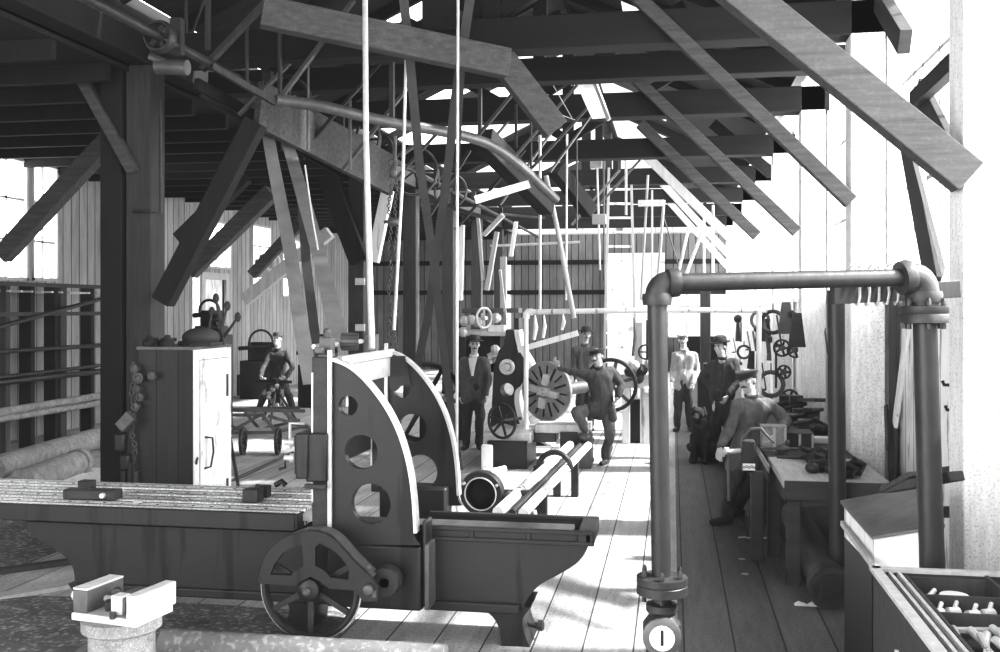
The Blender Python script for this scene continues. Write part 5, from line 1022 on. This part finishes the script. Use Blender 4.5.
# ================================================================ PEOPLE
def fold(me, amp, freq, seed):
    off_ = V((seed*3.1, seed*1.7, 0))
    for v in me.vertices:
        n = noise.noise(V((v.co.x*freq, v.co.y*freq, v.co.z*freq*.55))+off_)+.5*noise.noise(V((v.co.x*freq*2.3, v.co.y*freq*2.3, v.co.z*freq))+off_)
        v.co += v.normal*amp*n
def person(label, j, face, body=(0, -1, 0), hat='cap', coat='cloth', pants='cloth', beard=None, moustache=True, vox=.011, seed=1, shirt=None, skirt=.14, hatm='felt', fine=False, tilt=0, bulk=1.0, hand=None):
    """j: joints in world space; face: direction the face looks; body: direction the chest faces"""
    j = {k: V(v) for k, v in j.items()}
    f = V(face).normalized(); up = (j['head']-j['neck']).normalized(); up = (up+V((0, 0, 1.2))).normalized()
    f = (f-up*f.dot(up)).normalized(); s = f.cross(up).normalized()
    if tilt: up = (up+s*tilt).normalized(); s = f.cross(up).normalized()
    Rm = Matrix((s, f, up)).transposed(); H = j['head']
    P = lambda a, b_, c: H+s*a+f*b_+up*c
    base = (j['ankL']+j['ankR'])/2; base.z = 0
    bd = V(body).normalized(); ctr = (j['shL']+j['shR'])/2
    b = MB()
    b.ell(P(0, -.012, .03), (.075, .096, .088), 18, 12, Rm).ell(P(0, .012, -.045), (.056, .07, .068), 16, 10, Rm).ell(P(0, .045, -.085), (.028, .032, .026), 12, 8, Rm)
    b.cap(P(0, .082, .02), P(0, .104, -.018), .010, .015, 10).ell(P(0, .1, -.024), (.02, .012, .010), 10, 6, Rm)
    b.ell(P(0, .076, .034), (.05, .014, .012), 12, 6, Rm).ell(P(0, .082, -.056), (.026, .012, .008), 10, 6, Rm).ell(P(0, .078, -.066), (.022, .012, .008), 10, 6, Rm)
    for q in (1, -1): b.ell(P(q*.076, -.01, -.005), (.009, .018, .03), 10, 7, Rm).ell(P(q*.042, .06, -.015), (.02, .02, .018), 10, 7, Rm)
    b.cap(j['neck']-V((0, 0, .04)), P(0, -.012, -.06), .058, .052)
    b.cap(ctr-V((0, 0, .07))-bd*.02, j['pelvis']-bd*.02, .075, .07).cap(j['shL']-bd*.01, j['shR']-bd*.01, .04, .04)
    for S in 'LR':
        b.cap(j['sh'+S], j['el'+S], .045, .036).cap(j['el'+S], j['wr'+S], .036, .026)
        b.cap(j['hip'+S], j['kn'+S], .07, .05).cap(j['kn'+S], j['ank'+S], .05, .038).cap(j['pelvis'], j['hip'+S], .08, .07)
        b.cap(j['ank'+S], j['ank'+S]+V((0, 0, -.04))+(j['toe'+S]-j['ank'+S])*.5, .035, .03)
        # hand: palm, four curled fingers, thumb from the side of the palm
        d = (j['wr'+S]-j['el'+S]).normalized()
        if 'hd'+S in j: d = j['hd'+S].normalized()
        pn = (V(hand[S]) if hand and S in hand else (ctr-j['wr'+S])); pn = (pn-d*pn.dot(d)).normalized(); sd = d.cross(pn).normalized()
        if sd.dot(bd) < 0: sd = -sd     # thumb side faces forward
        W_ = j['wr'+S]
        for k in range(4): o_ = sd*(.030-.020*k); b.cap(W_+d*.015+o_*.6, W_+d*.088+o_, .014, .0125, 8)
        ln = (.068, .078, .072, .056)
        for k in range(4):
            o_ = sd*(.032-.0215*k); a = W_+d*.088+o_; m1 = a+(d*.85+pn*.35)*ln[k]*.5; m2 = m1+(d*.35+pn*.85)*ln[k]*.42; b.cap(a, m1, .0105, .0095, 8).cap(m1, m2, .0095, .0082, 8)
        a = W_+d*.03+sd*.028; m1 = a+(d*.5+sd*.8)*.038; m2 = m1+(d*.9+pn*.4+sd*.1)*.034; b.cap(a, m1, .014, .012, 8).cap(m1, m2, .0115, .0095, 8)
    root = b.build('person', 'skin', remesh=vox, sm=2)
    tag(root, label, 'person')
    # coat
    b = MB(); rt = (j['shR']-j['shL']).normalized(); k_ = bulk
    pel = j['pelvis']; wa = ctr.lerp(pel, .55)
    for q in (-.075, 0, .075):
        b.cap(ctr+rt*q-V((0, 0, .06)), wa+rt*q*.85, .105*k_, .095*k_, 14).cap(wa+rt*q*.85, pel+rt*q-V((0, 0, max(0, skirt-.1)*.6)), .095*k_, .105*k_, 14)
    b.cap(j['shL'], j['shR'], .066, .066).cap(ctr, j['neck']-V((0, 0, .01)), .085, .06)
    for S in 'LR':
        b.cap(j['sh'+S], j['el'+S], .068, .055).cap(j['el'+S], j['wr'+S]-(j['wr'+S]-j['el'+S]).normalized()*.02, .055, .042)
        if skirt > .1: b.cap(j['hip'+S].lerp(pel, .3)+V((0, 0, .05)), j['hip'+S].lerp(j['kn'+S], .22 if skirt < .2 else .32), .108, .108, 14)
    c_ = b.build('jacket', coat, root, remesh=.016, sm=3); fold(c_.data, .02, 10, seed)
    b = MB(); nk = j['neck']; b.ring(nk+V((0, 0, .012))+bd*.008, V((0, 0, 1))+bd*.35, .06, .014, 20, 8, flat=1.5); b.build('collar', coat if not shirt else 'paper', root)
    if shirt:
        b = MB(); rows = []
        for i in range(8):
            t = i/7; p = (nk-V((0, 0, .02))).lerp(wa, t*.95); w = .05*(1-t)+.018; fr = .075+.05*min(1, t*2.2)
            rows.append([p+bd*(fr*k_+.004)-rt*w, p+bd*(fr*k_+.018), p+bd*(fr*k_+.004)+rt*w])
        b.grid(rows); b.build('shirt_front', shirt, root)
    b = MB()
    for t in (.35, .5, .65, .8): p = ctr.lerp(pel, t)+bd*(.112*k_); b.ell(p, (.009, .009, .009), 8, 6)
    b.build('buttons', 'iron', root)
    # trousers
    b = MB(); b.cap(pel+V((0, 0, .04))-rt*.05, pel+V((0, 0, .04))+rt*.05, .1, .1, 14)
    for S in 'LR':
        b.cap(pel.lerp(j['hip'+S], .6), j['kn'+S], .098, .074, 14).cap(j['kn'+S], j['ank'+S]+V((0, 0, .02)), .074, .062, 14)
    c_ = b.build('trousers', pants, root, remesh=.016, sm=3); fold(c_.data, .02, 9, seed+5)
    for S in 'LR':
        b = MB(); a = j['ank'+S]; t = j['toe'+S]; d = (t-a); d.z = 0; d.normalize()
        b.cap(a-d*.04+V((0, 0, -.045)), a+d*.05+V((0, 0, -.045)), .04, .042).cap(a+d*.03+V((0, 0, -.05)), V((t.x, t.y, a.z-.055)), .042, .034).cap(a+V((0, 0, .04)), a+V((0, 0, -.04)), .046, .044)
        b.build('boot', 'boot', root, remesh=.012, sm=2)
    # face details
    for q in (1, -1):
        b = MB(); b.ell(P(q*.031, .079, .012), (.012, .006, .007), 10, 6, Rm); b.build('eye', 'iron', root)
        b = MB(); b.cap(P(q*.016, .087, .031), P(q*.048, .08, .033), .005, .004, 6); b.build('eyebrow', 'hair', root)
    if moustache: b = MB(); b.cap(P(-.028, .088, -.05), P(0, .098, -.043), .006, .009, 8).cap(P(0, .098, -.043), P(.028, .088, -.05), .009, .006, 8); b.build('moustache', 'hair' if not beard else beard, root)
    if beard: b = MB(); b.ell(P(0, .045, -.09), (.055, .055, .045), 14, 8, Rm); b.build('beard', beard, root)
    b = MB(); b.ell(P(0, -.026, .028), (.081, .092, .09), 18, 12, Rm); hr = b.build('hair', 'hair', root)
    # hat
    b = MB(); C0 = P(0, -.01, .062)
    ex = lambda prof, sc=(1, 1.18): None
    def hl(prof, seg=28):
        vs = []
        for r, h in prof:
            for k in range(seg): a = 2*PI*k/seg; vs.append(C0+s*(max(r, 1e-3)*math.cos(a))+f*(max(r, 1e-3)*1.2*math.sin(a))+up*(h+.018*math.cos(a)**2*(r > .1)))
        n = len(prof); b.add(vs, [(i*seg+k, (i+1)*seg+k, (i+1)*seg+(k+1) % seg, i*seg+(k+1) % seg) for i in range(n-1) for k in range(seg)]+[tuple(range(seg)), tuple((n-1)*seg+k for k in range(seg))[::-1]])
    if hat == 'bowler': hl([(.085, -.01), (.13, -.008), (.134, 0), (.128, .006), (.09, .008), (.09, .03), (.088, .06), (.075, .088), (.045, .103), (.001, .108)])
    elif hat == 'felt': hl([(.085, -.01), (.135, -.012), (.14, -.006), (.09, .008), (.09, .03), (.086, .07), (.07, .092), (.05, .088), (.001, .078)])
    elif hat == 'soft': hl([(.09, -.012), (.105, -.01), (.1, .0), (.092, .01), (.09, .05), (.07, .08), (.001, .088)])
    else:
        hl([(.083, -.02), (.09, -.005), (.106, .012), (.106, .022), (.09, .036), (.05, .046), (.001, .049)])
    hh = b.build('hat' if hat != 'cap' else 'cap', hatm, root)
    if hat == 'cap':
        b = MB(); rows = []
        for i in range(2):
            for h in ((0, .006) if i == 0 else (.006, 0)): pass
        outl = [(math.cos(a)*.075, .07+math.sin(a)*.075) for a in [PI*i/10 for i in range(11)]]
        top = [P(x, y_, .05-.25*(y_-.07)) for x, y_ in outl]; bot = [p-up*.008 for p in top]; n = len(top)
        b.add(top+bot, [tuple(range(n)), tuple(range(2*n-1, n-1, -1))]+[(i, i+n, (i+1) % n+n, (i+1) % n) for i in range(n)]); b.build('visor', 'felt', hh)
    elif hat in ('bowler', 'felt'):
        b = MB(); b.ring(C0+up*.018, up, .098, .007, 28, 6, flat=1.8); o = b.build('hat_band', 'hair', hh)
    return root
def joints(d, **k):
    """pixel joints (px, py, optional depth offset) at depth d"""
    out = {}
    for n, v in k.items(): out[n] = zc(v[0], v[1], d+(v[2] if len(v) > 2 else 0))
    return out
def ground(j, toes):
    for S in 'LR':
        a = j['ank'+S]; a.z = .085; j['toe'+S] = a+V(toes[S])*.17+V((0, 0, -.05))
    return j
TC = {'L': V((-.25, -.95, 0)), 'R': V((.25, -.95, 0))}
# A bearded man working a machine at the far left
j = joints(20.2, head=(277.5, 339), neck=(277.5, 349), shL=(270, 353), shR=(286, 353), elL=(264, 366, -.15), elR=(293, 367, -.15), wrL=(260, 378, -.6), wrR=(286, 377.5, -.6), pelvis=(278, 381, .15), hipL=(273, 383, .1), hipR=(283, 383, .1), knL=(264, 396, -.15), knR=(289, 396, -.15), ankL=(260, 408, 0), ankR=(292, 408, 0))
j['hdL'] = V((.8, -.3, -.2)); j['hdR'] = V((-.8, -.3, -.2))
person('bearded man in a dark jacket and cap, hands on a machine in the left background', ground(j, TC), (.05, -1, -.05), hat='soft', beard='paper', moustache=False, seed=2, vox=.013)
# B hatted man standing in an open suit coat
j = joints(14.9, head=(474.5, 345), neck=(474, 356), shL=(463.5, 361, .05), shR=(485, 361, .0), elL=(460.5, 379, .1), elR=(488.5, 379, -.05), wrL=(461.5, 396, 0), wrR=(486.5, 396, -.15), pelvis=(474, 389), hipL=(468, 391), hipR=(480, 391), knL=(467, 418), knR=(480, 417, -.1), ankL=(466, 443), ankR=(479, 443))
person('man in felt hat and open suit coat, standing left of the lathe hand wheel', ground(j, {'L': V((-.1, -1, 0)), 'R': V((.35, -.9, 0))}), (.25, -1, 0), hat='felt', coat='cloth2', shirt='paper', skirt=.25, seed=3, bulk=1.02)
# C man in a bowler behind the leaning man
j = joints(17.2, head=(586, 335), neck=(585, 345), shL=(576, 350), shR=(594, 350), elL=(574, 366), elR=(597, 366), wrL=(576, 380, -.1), wrR=(595, 380, -.1), pelvis=(585, 376), hipL=(580, 378), hipR=(590, 378), knL=(580, 402), knR=(590, 402), ankL=(580, 424), ankR=(591, 424))
person('man in a bowler hat standing behind the leaning man at the lathe', ground(j, TC), (.35, -1, 0), hat='bowler', coat='cloth2', seed=4, vox=.013)
# D man leaning back on the lathe, one arm out over the face plate
j = joints(13.35, head=(597.5, 357), neck=(598, 368), shL=(587, 375, -.1), shR=(611, 371, .1), elL=(573, 372, -.15), elR=(622, 385, .1), wrL=(559, 367, -.25), wrR=(617, 398, -.1), pelvis=(603, 407, .0), hipL=(598, 409, -.05), hipR=(609, 409, .05), knL=(577, 412, -.2), knR=(610, 434, -.05), ankL=(588, 436, -.1), ankR=(606, 458, .1))
a_ = j['ankL'].copy(); ground(j, {'L': V((-.8, -.6, 0)), 'R': V((-.3, -.95, 0))}); j['ankL'] = a_; j['toeL'] = a_+V((-.14, -.1, -.05)); j['hdL'] = V((-.5, -.1, .7))
person('capped man leaning back on the lathe, one arm stretched over the face plate', j, (-.5, -1, .1), body=(-.3, -1, .15), hat='cap', coat='cloth', pants='cloth2', seed=5, skirt=.2, tilt=.15, bulk=1.05)
MB().box(j['ankL'].x-.3, j['ankL'].y-.16, 0, j['ankL'].x+.05, j['ankL'].y+.2, j['ankL'].z-.09) and None
b = MB(); q = j['ankL']; b.box(q.x-.32, q.y-.2, 0, q.x+.06, q.y+.15, q.z-.105); one('iron_block', b, 'iron3', 'iron block on the floor under the raised foot of the leaning man', 'block', bevel=.01)
# E pale capped man, arms hanging
j = joints(17.1, head=(683, 340), neck=(684, 350), shL=(675.5, 355), shR=(694, 355), elL=(672.5, 370), elR=(697, 371), wrL=(672, 382, -.1), wrR=(692, 384, -.2), pelvis=(683.5, 379), hipL=(679, 381), hipR=(688, 381), knL=(678, 404), knR=(689, 404), ankL=(677, 425), ankR=(690, 427))
person('man in small cap and loose pale jacket, standing arms down beside the pipe upright', ground(j, TC), (-.1, -1, -.02), hat='cap', coat='cloth3', pants='cloth', seed=6, hatm='cloth3', vox=.013)
# F man with hand on hip in a wide hat
j = joints(13.9, head=(720, 347), neck=(722, 358), shL=(712.5, 364, .05), shR=(734.5, 363), elL=(702, 377, .15), elR=(738.5, 382, -.1), wrL=(713, 391, 0), wrR=(727.5, 396, -.3), pelvis=(722, 396), hipL=(717, 398), hipR=(728, 398), knL=(716, 424, -.05), knR=(729, 426, -.1), ankL=(716, 450), ankR=(727, 453, -.1))
j['hdR'] = V((-.5, -.3, -.8)); j['hdL'] = V((.9, -.1, .1))
person('young man in brimmed hat and dark jersey, one hand on his hip', ground(j, {'L': V((-.5, -.8, 0)), 'R': V((-.1, -1, 0))}), (-.75, -1, .15), hat='bowler', coat='cloth', pants='cloth', seed=7, skirt=.05, moustache=False)
# G capped man leaning on the bench, nearest the camera
j = joints(9.75, head=(747.5, 381), neck=(752, 396), shL=(738, 406, -.1), shR=(769, 404, .05), elL=(729, 432, -.15), elR=(786, 420, -.1), wrL=(720, 447, -.3), wrR=(778, 437, -.5), pelvis=(745, 452, .0), hipL=(738, 455, -.05), hipR=(752, 455, .05), knL=(731, 488, -.15), knR=(744, 490, .0), ankL=(727, 518, 0), ankR=(738, 514, .35))
j['hdL'] = V((-.15, -.1, -1)); j['hdR'] = V((-.6, -.3, -.5))
person('nearest man, moustached in a flat cap, leaning on the bench beside the vice', ground(j, {'L': V((-.85, -.5, 0)), 'R': V((-.8, -.5, 0))}), (-.62, -1, .0), body=(-.35, -1, 0), hat='cap', coat='cloth2', pants='cloth', seed=8, skirt=.22, vox=.0095, shirt=None, bulk=1.05)
# dark shaggy dog sitting between the men
t0 = gz(703, 462); D = MB(); fx = V((-.35, -.94, 0)).normalized(); sx_ = V((fx.y, -fx.x, 0))
Q = lambda a, f_, z: t0+sx_*a+fx*f_+V((0, 0, z))
D.cap(Q(0, -.18, .17), Q(0, .0, .34), .17, .15, 14).cap(Q(0, .0, .34), Q(0, .1, .5), .15, .12, 14).cap(Q(0, .1, .5), Q(0, .15, .62), .1, .085)
D.ell(Q(0, .18, .68), (.085, .095, .085), 14, 10).cap(Q(0, .22, .66), Q(0, .33, .63), .055, .035)
for q in (1, -1):
    D.cap(Q(q*.09, .12, .36), Q(q*.085, .16, .18), .055, .04).cap(Q(q*.085, .16, .18), Q(q*.085, .15, .04), .038, .034).cap(Q(q*.085, .15, .03), Q(q*.085, .22, .025), .034, .028)
    D.cap(Q(q*.1, -.2, .16), Q(q*.15, .02, .2), .11, .07).cap(Q(q*.15, .02, .2), Q(q*.15, -.12, .05), .055, .035).cap(Q(q*.15, -.12, .035), Q(q*.15, .06, .03), .035, .03)
    D.cap(Q(q*.06, .15, .75), Q(q*.1, .16, .66), .03, .022)
D.cap(Q(.0, -.32, .08), Q(.28, -.42, .05), .045, .025)
dg_ = D.build('dog', 'dog', remesh=.013, sm=2); fold(dg_.data, .018, 16, 3); tag(dg_, 'dark shaggy dog sitting on the planks between the two standing men', 'dog')
for q in (1, -1): MB().ell(Q(q*.035, .262, .71), (.01, .01, .01), 8, 6).build('eye', 'hair', dg_)
MB().ell(Q(0, .365, .635), (.016, .014, .013), 8, 6).build('nose', 'hair', dg_)
# ================================================================ LIGHT
w = bpy.data.worlds.new('world'); bpy.context.scene.world = w; w.use_nodes = True
nt = w.node_tree; bg = nt.nodes['Background']; tc = nt.nodes.new('ShaderNodeTexCoord'); sx = nt.nodes.new('ShaderNodeSeparateXYZ')
nt.links.new(tc.outputs['Generated'], sx.inputs[0])
mr = nt.nodes.new('ShaderNodeMapRange'); mr.inputs[1].default_value = .1; mr.inputs[2].default_value = .9; mr.inputs[3].default_value = 1.0; mr.inputs[4].default_value = 9
ab = nt.nodes.new('ShaderNodeMath'); ab.operation = 'ABSOLUTE'; nt.links.new(sx.outputs[0], ab.inputs[0]); nt.links.new(ab.outputs[0], mr.inputs[0]); nt.links.new(mr.outputs[0], bg.inputs[1]); bg.inputs[0].default_value = (.95, .95, .95, 1)
sun = bpy.data.lights.new('sun', 'SUN'); sun.energy = 9; sun.angle = math.radians(2.5); so = bpy.data.objects.new('sun', sun); C.objects.link(so)
d = V((-1, -.12, -1.1)); so.rotation_euler = d.to_track_quat('-Z', 'Y').to_euler()
vs = bpy.context.scene.view_settings; vs.view_transform = 'Standard'; vs.look = 'High Contrast'; vs.exposure = .25; vs.gamma = 1.0

vs.use_curve_mapping = True; cm = vs.curve_mapping; cm.black_level = (-.016, -.016, -.016); cm.update()
